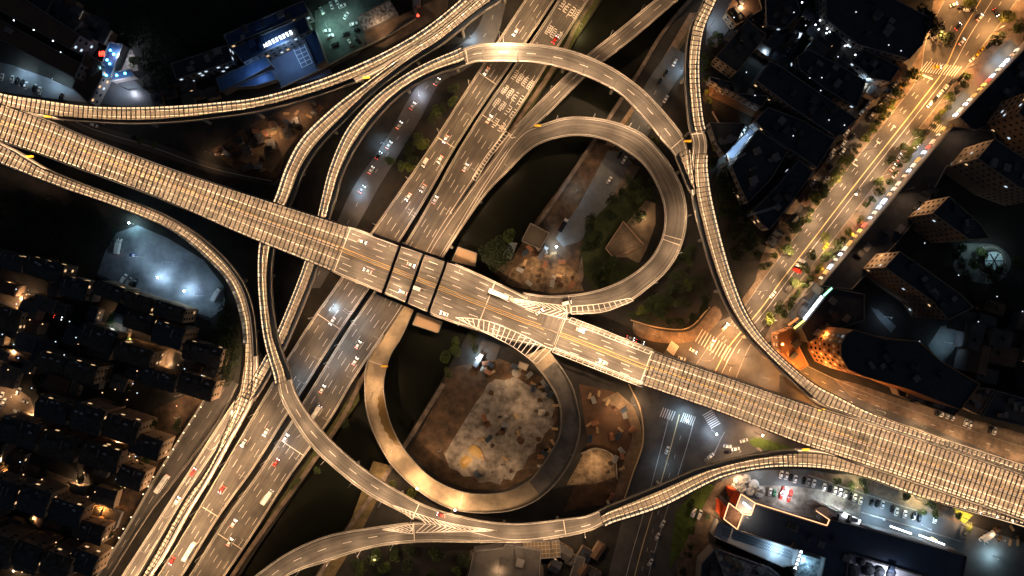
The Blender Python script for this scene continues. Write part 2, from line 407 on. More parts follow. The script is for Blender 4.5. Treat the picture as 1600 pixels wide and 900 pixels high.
# ------------------------------------------------------------------ street lamps
LAMP = {}
def lamp(loc, rz, h=9.5, arm=2.2, power=900, col=WARM, label='', group='', m=None):
    key = (h, arm, power, col)
    if key not in LAMP:
        r = empty('street_lamp')
        p = MB(); p.cyl((0,0), .22, 0, .5, 8); p.cyl((0,0), .13, .5, h, 8, .08); p.build('pole', grey, r)
        a = MB(); a.bar((0,0,h-.1), (arm, 0, h+.25), .1); a.build('arm', grey, r)
        q = MB(); q.hexa([(arm-.15,-.16,h+.15),(arm+.75,-.13,h+.18),(arm+.75,.13,h+.18),(arm-.15,.16,h+.15),
                          (arm-.1,-.1,h+.33),(arm+.65,-.07,h+.31),(arm+.65,.07,h+.31),(arm-.1,.1,h+.33)]); hd = q.build('lamp_head', grey, r)
        q = MB(); q.box(arm, arm+.6, -.1, .1, h+.10, h+.15); q.build('lens', lamp_e, hd)
        area(loc=(arm+.3, 0, h), power=power, col=col, size=.5, parent=r)
        LAMP[key] = r; o = r
    else: o = copy_tree(LAMP[key])
    o.location = loc; o.rotation_euler = (0, 0, rz); tag(o, label, 'street lamp', group); return o
def under_deck(p, r, h):      # a lamp may not stand up through a deck that passes overhead
    for o in ROADS:
        if o is r: continue
        j = int(np.argmin(((o.M[:,:2]-np.array(p[:2]))**2).sum(1)))
        if np.linalg.norm(o.M[j,:2]-np.array(p[:2])) < o.W[j]/2+2.5 and p.z+1 < o.z[j] < p.z+h: return True
    return False
def lamps(r, a, b, us, sp, power, place, sides=('',), h=9.5, arm=2.2, col=WARM, end='left'):
    d0, d1 = sorted((float(r.spx(a)), float(r.spx(b)))); n = max(1, round((d1-d0)/sp))
    for j, u in enumerate(us):
        items = []
        for i in range(n):
            d = d0+(i+.5+(.5*(j%2)-.25 if len(us) > 1 else 0))*(d1-d0)/n; off = .1 if u == 0 else -.1
            p = r.at(d, u, .9, off); q = r.at(d, .5, .9, 0)
            if under_deck(p, r, h+2) or under_deck(p+(q-p).normalized()*arm, r, h+2): continue
            items.append((p, q))
        items.sort(key=lambda t: t[0].x if end == 'left' else -t[0].y)
        for i, (p, q) in enumerate(items):
            lamp(p, math.atan2(q.y-p.y, q.x-p.x), h, arm, power, col, 'slim grey lamp post on %s%s, %s from the %s' % (place, ', '+sides[j] if sides[j] else '', ordn(i), end), 'lamp posts on '+place)
# ------------------------------------------------------------------ the interchange
TUBE = emat('tube_light_row', (1, .68, .40), 1.5)
TUBED = emat('tube_light_row_dim', (1, .70, .46), .6)
MAIN_N = [(-90,128),(-60,138),(0,160),(70,186),(133,212),(267,263),(400,306),(540,351),(610,377),(700,407),(785,445),(835,470),(888,496),(950,520),(1022,548),(1150,592),(1280,637),(1360,662),(1440,688),(1600,742),(1720,782)]
MAIN_S = [(-110,182),(-80,195),(-20,215),(50,238),(113,261),(243,309),(372,366),(440,394),(517,425),(590,455),(668,490),(755,520),(800,533),(850,544),(925,571),(1003,603),(1130,648),(1256,697),(1340,724),(1420,751),(1585,808),(1700,848)]
main = Road(MAIN_N, MAIN_S, [(-60,168,21),(1600,777,21)], cov=[((-90,155),(531,387)),((1012,575),(1700,815))])
viaduct('elevated_highway', 'wide elevated highway crossing the whole picture, both ends enclosed by lit grids', 'elevated highway', main,
        pl=[((70,186),(783,445)),((900,500),(1278,637))], pr=[((50,238),(720,505)),((868,551),(1254,697))], walls=([((70,186),(783,445)),((900,500),(1278,637))], [((50,238),(745,518)),((868,551),(1254,697))]),
        lanes=[(.5,'b')]+[(u,'d',((531,387),(1010,574))) for u in (.13,.25,.37,.63,.75,.87)]+[(u,'s',rg) for u in (.27,.73) for rg in (((-90,155),(531,387)),((1012,575),(1700,815)))]+[(u,'s',((1290,665),(1700,815))) for u in (.10,.90)], joints=[(531,387),(758,482),(875,520),(1012,575)], strips=[(.475,.6,TUBED),(.525,.6,TUBED),(.035,.9,TUBED),(.965,.9,TUBED)], gx=2.0)
NW = Road([(-90,112),(-60,122),(0,143),(67,154),(133,163),(200,165),(267,163),(333,158),(400,150),(483,127),(553,100),(617,69),(667,38),(713,1),(755,-38),(790,-75)],
          [(-95,135),(-60,147),(0,165),(70,181),(135,187),(200,190),(268,187),(333,180),(404,169),(490,146),(562,119),(628,84),(680,52),(730,12),(772,-26),(806,-62)],
          [(0,150,21),(300,172,20.4),(560,110,19),(720,5,17)], cov=[((-90,125),(800,-70))])
viaduct('enclosed_ramp', 'grid-roofed ramp leaving the highway at upper left and curving past the blue-roofed buildings', 'ramp', NW, .02,
        pr=[((80,184),(552,121))], walls=([((-90,112),(806,-62))], [((80,184),(552,121))]), lanes=[(.5,'s')], strips=[(.11,1.1,TUBE)])
B = Road([(806,-62),(772,-26),(730,12),(680,52),(628,85),(567,129),(517,167),(467,217),(443,262),(430,300),(412,345),(402,383),(400,425),(402,467),(410,533),(430,600),(450,643),(487,697),(533,740),(573,770),(620,796),(660,814),(720,830),(800,846),(880,838),(943,823),(1033,795),(1133,747),(1200,733),(1257,732),(1307,737),(1360,750),(1433,777),(1600,823),(1700,857)],
         [(828,-48),(790,-12),(752,14),(687,65),(633,100),(577,144),(533,187),(490,233),(468,270),(455,305),(435,350),(424,383),(419,425),(420,467),(430,533),(455,597),(480,643),(513,682),(567,730),(617,763),(660,787),(720,806),(800,817),(880,810),(935,801),(1033,763),(1100,735),(1200,711),(1257,706),(1300,710),(1350,727),(1420,751),(1585,808),(1690,845)],
         [(810,-50,16.9),(700,40,17.6),(567,136,19),(445,285,12),(410,385,11.6),(443,597,14),(650,795,15.2),(850,830,16.4),(1030,780,18.5),(1257,720,21),(1600,810,21)],
         cov=[((815,-55),(442,599)),((939,812),(1690,850))])
viaduct('curved_ramp', 'long S-shaped ramp from the top, under the highway, round the south side to lower right', 'ramp', B, .04,
        pl=[((575,124),(640,806)),((850,843),(1690,855))], pr=[((760,10),(1250,707))], walls=([((575,124),(640,806)),((850,843),(1700,857))], [((815,-45),(1250,707))]),
        strips=[(.11,1.1,TUBE)], lanes=[(.5,'s',((560,136),(440,590))),(.5,'d',((443,600),(620,780))),(.35,'d',((860,828),(935,812))),(.5,'s',((940,812),(1250,719)))], joints=[(650,800),(881,824)])
C = Road([(1088,300),(1084,262),(1078,232),(1067,212),(1033,170),(1000,137),(950,103),(900,82),(850,71),(800,68),(777,68),(725,73),(677,90),(627,117),(580,153),(540,200),(513,260),(500,310),(492,345),(473,410),(435,507),(415,550),(396,585),(376,625)],
         [(1080,300),(1070,270),(1057,243),(1040,227),(1007,187),(967,147),(910,118),(850,101),(800,97),(765,97),(733,98),(683,111),(633,137),(590,177),(553,227),(533,267),(520,310),(508,350),(492,417),(455,513),(438,550),(418,585),(396,625)],
         [(1070,255,20),(850,86,18.4),(730,86,16.5),(510,320,8.6),(428,548,4.8),(390,610,4.8)], cov=[((1084,298),(1058,240)),((727,86),(385,620))])
viaduct('ring_ramp', 'big outer ring ramp, open asphalt over the canal, grid-roofed on its west side', 'ramp', C, .06,
        pl=[((1067,212),(400,580))], pr=[((1080,298),(396,622))], walls=([((727,80),(400,580))], [((1080,298),(396,622))]),
        strips=[(.10,.8,TUBE)], lanes=[(.5,'d',((1045,215),(730,86))),(.5,'s',((725,88),(480,400)))], joints=[(1050,232),(728,86)])
D = Road([(1108,-20),(1100,0),(1083,33),(1076,67),(1074,117),(1078,170),(1082,215),(1083,262),(1085,300),(1100,367),(1120,433),(1143,487),(1170,525),(1205,562),(1245,600),(1283,632),(1330,650),(1400,675),(1500,706),(1640,753)],
         [(1131,-20),(1122,0),(1103,43),(1096,83),(1096,133),(1103,200),(1106,240),(1109,270),(1113,300),(1128,367),(1147,433),(1170,490),(1195,527),(1230,563),(1273,598),(1310,618),(1360,643),(1440,673),(1500,694),(1650,742)],
         [(1110,0,20),(1600,735,21)], cov=[((1118,-20),(1098,208)),((1100,240),(1640,748))])
viaduct('enclosed_ramp', 'grid-roofed ramp running down the right side of the interchange beside the grove', 'ramp', D, .08,
        pl=[((1110,-20),(1080,208)),((1088,305),(1275,627))], walls=([((1110,-20),(1080,208)),((1088,305),(1275,627))], [((1118,-20),(1645,746))]), strips=[(.88,.8,TUBE)], lanes=[(.5,'s',((1110,0),(1270,615)))], joints=[(1091,206)])
Wr = Road([(-60,237),(-20,250),(0,258),(47,277),(103,298),(150,314),(200,333),(267,363),(317,403),(353,443),(371,490),(377,540),(373,590),(362,640),(320,735),(283,787),(233,875),(215,905),(185,960)],
          [(-70,198),(-25,214),(15,232),(58,258),(110,280),(167,301),(243,330),(300,363),(347,405),(377,447),(390,487),(395,530),(396,580),(392,620),(352,697),(320,755),(290,803),(250,875),(230,905),(200,960)],
          [(40,260,21),(200,320,18.5),(380,450,13.5),(388,600,5.2),(300,780,5)], cov=[((-60,225),(192,960))])
viaduct('enclosed_ramp', 'grid-roofed ramp curving from the upper left past the blue-lit yard, then down to lower left', 'ramp', Wr, .10,
        pr=[((62,262),(393,560)),((370,665),(200,960))], walls=([((-60,237),(377,540))], [((62,262),(393,560))]), strips=[(.88,.8,TUBED)], lanes=[(.5,'s')])
H = Road([(892,490),(933,487),(980,473),(1013,450),(1047,417),(1067,377),(1073,333),(1067,297),(1053,268),(1033,238),(1007,212),(967,193),(923,184),(883,184),(852,193),(823,203),(800,225),(775,262),(750,300),(700,382),(640,466),(632,478)],
         [(785,448),(830,459),(867,462),(933,453),(980,433),(1013,407),(1033,373),(1038,333),(1030,300),(1007,260),(980,238),(947,220),(913,213),(877,215),(840,227),(815,246),(800,262),(763,300),(730,345),(693,402),(660,462),(648,483)],
         [(840,470,21),(890,478,21),(1050,380,17),(1000,225,10.5),(850,206,5.6),(640,475,5)])
viaduct('loop_ramp', 'tear-shaped inner loop ramp of plain asphalt around the service yard', 'ramp', H, .12,
        pl=[((905,491),(845,195))], pr=[((795,450),(652,480))], lanes=[], joints=[(890,477),(1036,366),(1010,236) if False else (1030,372)])
F = Road([(1090,-55),(1023,0),(960,52),(917,86),(890,112),(830,172),(800,205),(775,242),(728,305),(670,393),(630,478)],
         [(1125,-55),(1060,0),(990,60),(943,97),(913,122),(852,183),(826,206),(800,230),(752,300),(700,385),(648,466)],
         [(1060,-20,10),(890,130,7.5),(840,185,5.4),(700,350,5)])
viaduct('straight_ramp', 'straight two-lane ramp over the dark canal, passing below the big ring', 'ramp', F, -.02,
        pl=[((1090,-55),(805,200))], pr=[((1120,-52),(855,182))], lanes=[(.5,'d',((1100,-50),(850,170)))])
J = Road([(632,478),(602,523),(583,548),(572,572),(570,600),(573,643),(587,683),(613,727),(650,763),(693,790),(733,800),(800,797),(840,780),(873,750),(897,710),(907,667),(903,633),(893,600),(878,575),(861,552)],
         [(647,483),(627,528),(612,552),(604,575),(600,600),(602,627),(613,667),(633,703),(667,740),(700,760),(733,770),(767,771),(800,765),(830,747),(853,717),(872,683),(876,657),(872,627),(858,600),(846,583),(815,548)],
         [(640,480,5),(590,570,6),(640,740,10),(790,780,14),(890,660,18),(850,560,21)])
viaduct('unfinished_loop_ramp', 'unfinished dusty loop ramp around the pale concrete site south of the highway', 'ramp', J, -.04,
        pl=[((600,525),(870,562))], pr=[((640,490),(838,573))], deck=sandy, edge=False, joints=[(597,570),(722,785),(880,705)])
K = Road([(330,960),(400,898),(450,863),(510,837),(593,822),(647,816),(700,818),(760,822),(800,830)],
         [(385,960),(450,900),(510,877),(583,855),(647,847),(740,847),(800,847),(830,846),(840,846)],
         [(400,920,11),(600,840,14.5),(800,838,16.1)])
viaduct('merging_ramp', 'short two-lane ramp rising from the bottom edge to join the S-shaped ramp', 'ramp', K, .0,
        pl=[((330,960),(640,817))], pr=[((385,960),(838,846))], lanes=[(.5,'d',((350,950),(600,838)))], joints=[(647,832)])
EW = Road([(865,-70),(840,-30),(800,30),(753,103),(713,165),(667,237),(620,305),(582,360),(527,443),(487,500),(447,563),(400,643),(345,737),(290,830),(247,900),(205,965)],
          [(913,-70),(886,-30),(845,33),(797,103),(743,182),(702,247),(672,300),(628,372),(571,460),(533,515),(483,595),(448,650),(400,727),(343,807),(290,893),(245,965)], [(700,200,5)])
viaduct('expressway', 'west carriageway of the expressway running from the top down to lower left', 'expressway', EW, -.06,
        lanes=[(.30,'d'),(.55,'d'),(.78,'d'),(.08,'d')], deck=asphd, joints=[(720,235),(510,500),(330,800),(760,120)], group='expressway carriageways')
EE = Road([(918,-70),(891,-30),(850,35),(802,105),(748,184),(708,249),(679,302),(636,376),(579,464),(541,519),(492,599),(457,655),(409,731),(352,811),(298,897),(252,965)],
          [(965,-70),(940,-30),(920,0),(873,73),(850,110),(800,190),(775,230),(728,300),(670,393),(630,478),(600,523),(550,598),(517,655),(453,745),(400,828),(355,895),(305,965)], [(700,200,5)])
viaduct('expressway', 'east carriageway of the expressway with painted lane writing near the top', 'expressway', EE, -.08,
        pr=[((965,-70),(805,185)),((600,523),(305,965))], lanes=[(.22,'d'),(.42,'d'),(.62,'d'),(.82,'d')], deck=asphd, joints=[(770,190),(650,400),(440,690),(355,845)], group='expressway carriageways')
RA = Road([(385,600),(352,648),(275,768),(190,900),(150,960)], [(400,608),(368,658),(300,758),(218,895),(178,960)], [(300,780,3.4)])
viaduct('side_road', 'narrow lit side road between the dark service road and the lattice-roofed ramp', 'side road', RA, 0, lanes=[(.5,'d')], group='side roads at lower left')
# service road at ground level
RB = Road([(345,585),(317,627),(250,733),(193,833),(150,900),(110,960)], [(372,600),(345,655),(283,740),(233,805),(173,900),(135,960)], [(300,780,.3)])
viaduct('side_road', 'unlit service road running along the apartment blocks, with a white bus on it', 'side road', RB, 0, lanes=[(.5,'d')], deck=asphd, thick=.4, pier=False, group='side roads at lower left')
# piers
def piers():
    for r in ROADS:
        if not r.pier: continue
        d = 14.0; pm = MB(); cnt = 0
        while d < r.s[-1]-8:
            i = int(np.argmin(abs(r.s-d))); c = r.M[i]; z = r.z[i]-r.thick
            us = [.5] if r.W[i] < 16 else [.25, .75]
            for u in us:
                p = r.at(d, u)
                bad = False
                for o in ROADS:
                    if o is r: continue
                    j = int(np.argmin(((o.M[:,:2]-np.array(p[:2]))**2).sum(1)))
                    if np.linalg.norm(o.M[j,:2]-np.array(p[:2])) < o.W[j]/2+2 and o.z[j] < r.z[i]-.4: bad = True
                if not bad and z > 1.5 and cnt < 95:
                    mb = MB(); mb.cyl((p.x, p.y), .9, -3, z-.8, 12); a = r.at(d, u, -r.thick-.4, -2.4); b = r.at(d, u, -r.thick-.4, 2.4)
                    mb.bar(a, b, 1.6, .9); o = mb.build('pier', concd); o.parent = r.root; o.location = -Vector(r.root.location); cnt += 1
            d += 30
piers()
# hatched and chevron areas painted on the decks
def hatch(r, z, A, B, Mid=None, sp=2.6, wd=.33, name='hatch_marking', border=True):
    def wpt(q): v = P(q[0], q[1], z); return v
    a, b = dense(A, 3), dense(B, 3); n = max(3, int(np.linalg.norm(np.diff(a,axis=0),axis=1).sum()*S/sp)); a, b = resample(a, n), resample(b, n)
    mb = MB(); zz = Vector((0,0,.035)); m2 = resample(dense(Mid, 3), n) if Mid is not None else None
    def st(p, q):
        p = wpt(p)+zz; q = wpt(q)+zz; d = q-p
        if d.length < .5: return
        nrm = Vector((-d.y, d.x, 0)).normalized()*wd/2; mb.quad(p-nrm, q-nrm, q+nrm, p+nrm)
    for i in range(n):
        if m2 is None: st(a[i], b[i])
        else:
            j = min(n-1, i+2); st(a[i], m2[j]); st(m2[j], b[i])
    if border:
        for q in (a, b):
            for i in range(n-1): st(q[i], q[i+1])
    o = mb.build(name, paint); o.parent = r.root; o.location = -Vector(r.root.location)
hatch(H, 21.14, [(786,463),(830,471),(885,478)], [(786,464),(830,484),(885,499)], Mid=[(786,464),(830,476),(886,487)])
hatch(H, 21.16, [(893,479),(935,475),(984,466)], [(893,491),(944,487),(990,470)], sp=2.7)
hatch(main, 21.02, [(893,496),(1020,546)], [(889,503),(1014,553)], sp=3.2)
hatch(main, 21.02, [(867,543),(1006,598)], [(863,550),(1003,605)], sp=3.2)
hatch(main, 21.02, [(712,496),(755,500),(800,516),(862,546)], [(722,501),(757,519),(800,541),(838,569)], sp=2.9)
hatch(B, 15.4, [(613,789),(647,801)], [(622,796),(646,812)], sp=2.0)
hatch(K, 14.9, [(597,827),(645,819)], [(597,828),(645,834)], Mid=[(596,828),(645,827)], sp=2.0)
hatch(B, 16.0, [(650,802),(700,817),(776,829)], [(650,832),(700,831),(776,830)], Mid=[(650,815),(700,824),(776,830)], sp=2.7)
hatch(H, 5.26, [(796,212),(815,203),(838,192)], [(800,216),(820,208),(842,197)], sp=2.4)
hatch(EE, 5.02, [(738,278),(760,243),(790,205)], [(743,283),(766,246),(796,209)], sp=1.8)
# painted lane writing and arrows on the expressway (illegible stroke blocks, as seen from the air)
def glyph(r, d, u, w_=2.2, l_=5.0, seed=0, mb=None):
    rnd = random.Random(seed); c0 = r.at(d, u, .03); a = r.head(d); ex = Vector((math.cos(a), math.sin(a), 0)); ey = Vector((-ex.y, ex.x, 0))
    def st(x0, y0, x1, y1, wd=.28):
        p = c0+ex*x0+ey*y0; q = c0+ex*x1+ey*y1; dd = q-p; nn = Vector((-dd.y, dd.x, 0)).normalized()*wd/2; mb.quad(p-nn, q-nn, q+nn, p+nn)
    k = rnd.randint(0, 3); h = l_/2; v = w_/2
    for x in np.linspace(-h, h, rnd.randint(4, 5)): st(x, -v*rnd.uniform(.6, 1), x, v*rnd.uniform(.6, 1), .34)
    if k != 0: st(-h, v, h*rnd.uniform(.2, 1), v)
    if k != 1: st(-h*rnd.uniform(.2, 1), -v, h, -v)
    if k > 1: st(-h, 0, h, 0)
mb = MB(); sd = 0
for px, py, us in [(900,22,(.22,.45,.68,.9)),(872,55,(.32,.55,.78)),(805,118,(.2,.42,.64,.86)),(790,142,(.2,.42,.64,.86)),(778,160,(.22,.45,.68,.9)),(762,184,(.3,.55,.8)),(915,-8,(.3,.55,.8))]:
    for u in us: sd += 1; glyph(EE, EE.spx((px, py)), u, seed=sd, mb=mb)
o = mb.build('lane_writing', paint); o.parent = EE.root; o.location = -Vector(EE.root.location)
# ------------------------------------------------------------------ lights of the roads
PW = 5200; DUST = (1, .575, .27)
def cov_lights(r, us, sp, power, col=WARM):
    for a, b in r.cov: roof_lights(r, float(r.s[a]), float(r.s[b]), us, sp, power, col)
cov_lights(main, (.22, .78), 10, PW*.66, PALE)
cov_lights(NW, (.3,), 9, PW*.58, PALE)
cov_lights(B, (.3,), 9, PW*.52, PALE)
cov_lights(C, (.4,), 9, PW*.6, PALE)
cov_lights(D, (.6,), 9, PW*.52, PALE)
cov_lights(Wr, (.4,), 9, PW*.52, PALE)
lamps(main, (535,388), (1010,574), (0, 1), 19, PW*1.45, 'the open highway middle', ('north side', 'south side'), col=PALE)
lamps(B, (445,600), (935,812), (0,), 19, PW*1.1, 'the open S-shaped ramp', col=PALE)
lamps(C, (1050,232), (728,86), (1,), 18, PW*1.1, 'the open big ring ramp', col=PALE)
lamps(H, (890,470), (845,205), (0,), 18, PW*.85, 'the tear-shaped loop ramp', col=PALE, end='top')
lamps(F, (1080,-30), (850,175), (0,), 22, PW*.55, 'the straight ramp over the canal', col=WARM)
lamps(K, (400,920), (640,832), (1,), 19, PW*.7, 'the short ramp at the bottom edge', col=PALE)
lamps(EW, (840,-30), (240,930), (0, 1), 30, PW*.66, 'the west expressway carriageway', ('outer side', 'median side'), h=10, col=DUST, end='top')
lamps(EE, (900,-20), (340,930), (1,), 26, PW*.66, 'the east expressway carriageway', h=10, col=DUST, end='top')
lamps(H, (815,240), (660,460), (1,), 26, PW*.6, 'the slip lane beside the expressway', h=9, end='top')
lamps(RA, (380,610), (190,930), (1,), 24, PW*.8, 'the narrow lit side road', end='top')
lamps(EW, (425,650), (250,900), (1,), 20, PW*.55, 'the lower west carriageway, added median row', h=10, end='top')  # this row and the next are added to brighten the lower expressway
lamps(EE, (440,700), (320,900), (0,), 20, PW*.45, 'the lower east carriageway, added median row', h=10, end='top')
roof_lights(Wr, float(Wr.spx((375,640))), float(Wr.spx((200,940))), (.5,), 9, PW*.35, PALE)  # extra lights added to brighten the lower stretch of this ramp
# ------------------------------------------------------------------ ground level: roads, yards, lawns
blue_pave = mat('cool_asphalt', (.09, .095, .10), .8, noise=(.06, .065, .07), nscale=.15)
slab = mat('pale_concrete_slab', (.26, .235, .21), .9, noise=(.08, .07, .06), nscale=.2)
tile = mat('plaza_tiles', (.17, .125, .09), .9, noise=(.08, .06, .045), nscale=.3)
def strip(name, L, R, m, z=None, lines=(), kerb=False):
    """ground-level road between two pixel edges, with painted lines (u, type)"""
    if z is None: LAY[0] += .004; z = LAY[0]
    n = 60; a, b = resample(dense(L, 5), n), resample(dense(R, 5), n); A = [Pg(p, z) for p in a]; Bq = [Pg(p, z) for p in b]
    mb = MB()
    for i in range(n-1): mb.quad(A[i], Bq[i], Bq[i+1], A[i+1])
    o = tag(mb.build(name, m), kind='structure')
    if kerb:
        k = MB()
        for e in (A, Bq):
            for i in range(n-1): k.bar(e[i]+Vector((0,0,.06)), e[i+1]+Vector((0,0,.06)), .35, .16)
        ko = k.build('kerb', conc); ko.parent = o
    pm, ym = MB(), MB()
    M = [(p+q)/2 for p, q in zip(A, Bq)]; s = [0]
    for i in range(n-1): s.append(s[-1]+(M[i+1]-M[i]).length)
    def at(d, u):
        i = min(n-2, max(0, int(np.searchsorted(s, d)-1))); t = (d-s[i])/max(1e-6, s[i+1]-s[i]); return (A[i].lerp(A[i+1], t)).lerp(Bq[i].lerp(Bq[i+1], t), u)+Vector((0,0,.02))
    for u, typ in lines:
        d = random.random()*4
        if typ == 'd':
            while d+2.6 < s[-1]: (pm).bar(at(d, u), at(d+2.6, u), .2, .01); d += 11
        else:
            mbx = ym if typ == 'y' else pm; d = 0
            while d+4 < s[-1]: mbx.bar(at(d, u), at(d+4, u), .5 if typ == 'y' else .25, .012); d += 4
    for q, m_, nm in ((pm, paint, 'lane_marking'), (ym, mat('amber_line', (.55,.42,.22), .6), 'centre_line')):
        if q.f: x = q.build(nm, m_); x.parent = o
    o.data['at'] = 0; return at, s[-1]
def zebra(p0, p1, ln, n, ang, wd=.7, z=.2, parentname='zebra_crossing'):
    mb = MB(); a = Pg(p0, z); b = Pg(p1, z); v = Vector((math.cos(math.radians(ang)), math.sin(math.radians(ang)), 0))*ln/2
    for i in range(n): c = a.lerp(b, i/(n-1)); mb.bar(c-v, c+v, wd, .01)
    tag(mb.build(parentname, paint), kind='structure')
# avenue on the right
AVL = [(1560,-150),(1495,-40),(1478,-5),(1447,62),(1436,118),(1395,175),(1340,245),(1292,305),(1240,373),(1190,440),(1155,490),(1105,545),(1075,590)]
AVR = [(1700,-150),(1615,-40),(1582,10),(1530,78),(1500,118),(1460,170),(1405,240),(1355,305),(1305,370),(1255,432),(1215,485),(1172,540),(1150,590)]
patch('sidewalk', [(1470,-60),(1455,20),(1425,70),(1390,120),(1330,200),(1260,290),(1215,350),(1190,400),(1180,440),(1150,480),(1170,490),(1440,118),(1500,-60)], tile)
patch('sidewalk', [(1640,-60),(1595,70),(1500,190),(1488,200),(1285,448),(1230,520),(1190,540),(1215,485),(1305,370),(1500,118),(1600,-20)], pave)
av_at, avl = strip('avenue', AVL, AVR, asphg, lines=[(.16,'d'),(.30,'d'),(.50,'y'),(.66,'s'),(.80,'d')], kerb=True)
strip('service_lane', [(1432,52),(1400,110),(1372,150),(1318,222),(1270,290),(1236,340)], [(1448,62),(1412,125),(1384,165),(1330,236),(1282,302),(1248,350)], asphg)
strip('service_lane', [(1578,60),(1540,100),(1470,185),(1395,285),(1310,395),(1240,490)], [(1592,75),(1552,118),(1484,197),(1408,300),(1322,408),(1252,502)], blue_pave)
zebra((1443,104), (1496,112), 7.0, 14, 52, .38)
zebra((1455,196), (1470,203), 5, 6, 52, .45)
# streets meeting under the highway's east side
patch('road', [(1040,548),(1085,520),(1150,490),(1190,540),(1230,600),(1285,640),(1420,700),(1640,790),(1640,830),(1290,705),(1240,715),(1180,730),(1110,755),(1090,800),(1060,870),(1045,960),(935,960),(975,800),(992,715),(1002,660),(985,625),(1000,590)], asphg)
strip('road', [(1018,640),(1003,705),(985,785),(958,880),(940,950)], [(1105,655),(1092,700),(1068,770),(1040,860),(1020,950)], asphg, lines=[(.33,'s'),(.5,'y'),(.62,'d'),(.78,'s')])
zebra((1092,524), (1141,556), 8.0, 12, 60, .45)
zebra((1046,540), (1056,548), 6, 7, 60, .5)
zebra((1034,644), (1052,650), 5.5, 6, 68, .5); zebra((1066,652), (1084,658), 5.5, 7, 68, .5)
zebra((1105,645), (1118,665), 6, 8, 30, .5); zebra((1120,700), (1128,682), 6, 9, 62, .45)
strip('road', [(1190,556),(1260,600),(1340,640),(1440,672),(1640,742)], [(1205,540),(1262,572),(1350,612),(1450,650),(1650,715)], asphg, lines=[(.55,'d')], kerb=True)
patch('sidewalk', [(1300,590),(1340,600),(1420,628),(1520,655),(1640,690),(1640,740),(1560,712),(1440,662),(1330,620)], tile)
# parking street on the lower right
patch('parking_yard', [(1130,745),(1180,735),(1260,733),(1330,745),(1440,790),(1520,822),(1640,860),(1640,960),(1500,960),(1505,865),(1345,824),(1180,785),(1110,800)], blue_pave)
patch('plaza', [(1055,840),(1085,790),(1120,755),(1160,740),(1150,765),(1128,815),(1110,870),(1100,960),(1060,960)], tile)
patch('plaza', [(1245,760),(1290,766),(1345,790),(1340,822),(1290,822),(1180,784),(1190,758)], slab)
for pts in ([(1318,741),(1343,748),(1340,762),(1316,752)], [(1408,764),(1450,781),(1447,793),(1405,774)], [(1488,792),(1520,805),(1508,818),(1492,808)]):
    patch('lawn', pts, mat('bright_lawn', (.22, .24, .03), .9, noise=(.12, .15, .02), nscale=.5))
patch('lawn', [(1172,686),(1180,683),(1195,686),(1240,700),(1240,704),(1200,703),(1180,699),(1172,693)], grass_m)
patch('lawn', [(1055,800),(1100,752),(1116,760),(1095,800),(1060,870),(1045,890)], grass_m)
patch('pavement', [(1335,742),(1410,766),(1490,796),(1500,818),(1440,798),(1340,764),(1262,744),(1262,738)], tile)
# yards north of the highway, left side
patch('parking_yard', [(-20,92),(20,102),(75,122),(118,142),(135,160),(60,152),(-20,140)], mat('light_asphalt', (.16,.17,.19), .8, noise=(.11,.12,.13), nscale=.2))
patch('yard', [(192,72),(205,76),(214,95),(216,110),(200,114),(174,116)], slab)
patch('yard', [(134,18),(150,24),(172,36),(170,58),(150,60),(140,40)], mat('old_concrete', (.12,.12,.12), .9, noise=(.05,.05,.05), nscale=.2))
patch('road', [(150,128),(200,116),(225,140),(270,150),(268,165),(190,166),(148,160)], mat('wet_road', (.05,.055,.06), .35, noise=(.03,.035,.04), nscale=.1))
patch('yard', [(412,86),(478,58),(512,100),(520,118),(440,136)], mat('blue_yard_paving', (.13,.15,.22), .7, noise=(.10,.11,.16), nscale=.1))
patch('parking_yard', [(492,18),(552,-20),(600,-20),(612,10),(620,30),(575,60),(560,85),(510,110),(494,60)], mat('green_grey_asphalt', (.10,.11,.10), .8, noise=(.05,.058,.055), nscale=.2))
patch('yard', [(568,52),(625,25),(700,-10),(700,20),(600,75),(575,72)], mat('old_concrete_b', (.16,.12,.09), .9, noise=(.07,.05,.04), nscale=.15))
strip('road', [(770,-40),(745,45),(690,92),(648,140),(606,213),(550,297),(525,350),(470,450)], [(800,-40),(770,70),(722,112),(690,128),(656,187),(618,250),(592,292),(560,350),(500,450)], mat('grey_street', (.10,.10,.10), .6, noise=(.07,.07,.075), nscale=.1), lines=[(.5,'d')])
strip('road', [(84,180),(130,205),(230,236),(330,270),(430,290)], [(110,180),(150,195),(240,222),(340,258),(440,280)], mat('dim_street', (.05,.045,.04), .6), lines=[(.5,'s')])
patch('construction_yard', [(330,235),(400,190),(450,170),(540,140),(500,190),(450,235),(428,285),(380,272)], soil, smooth=True)
patch('construction_yard', [(372,250),(400,205),(445,195),(470,205),(445,240),(425,270)], mat('tan_slab', (.22,.15,.09), .9, noise=(.12,.08,.05), nscale=.12))
# blue-lit yard on the left
patch('lorry_yard', [(165,392),(182,364),(215,352),(262,372),(318,406),(350,448),(352,480),(330,497),(262,474),(205,450),(152,428)], mat('yard_concrete', (.19,.21,.23), .75, noise=(.08,.09,.105), nscale=.09))
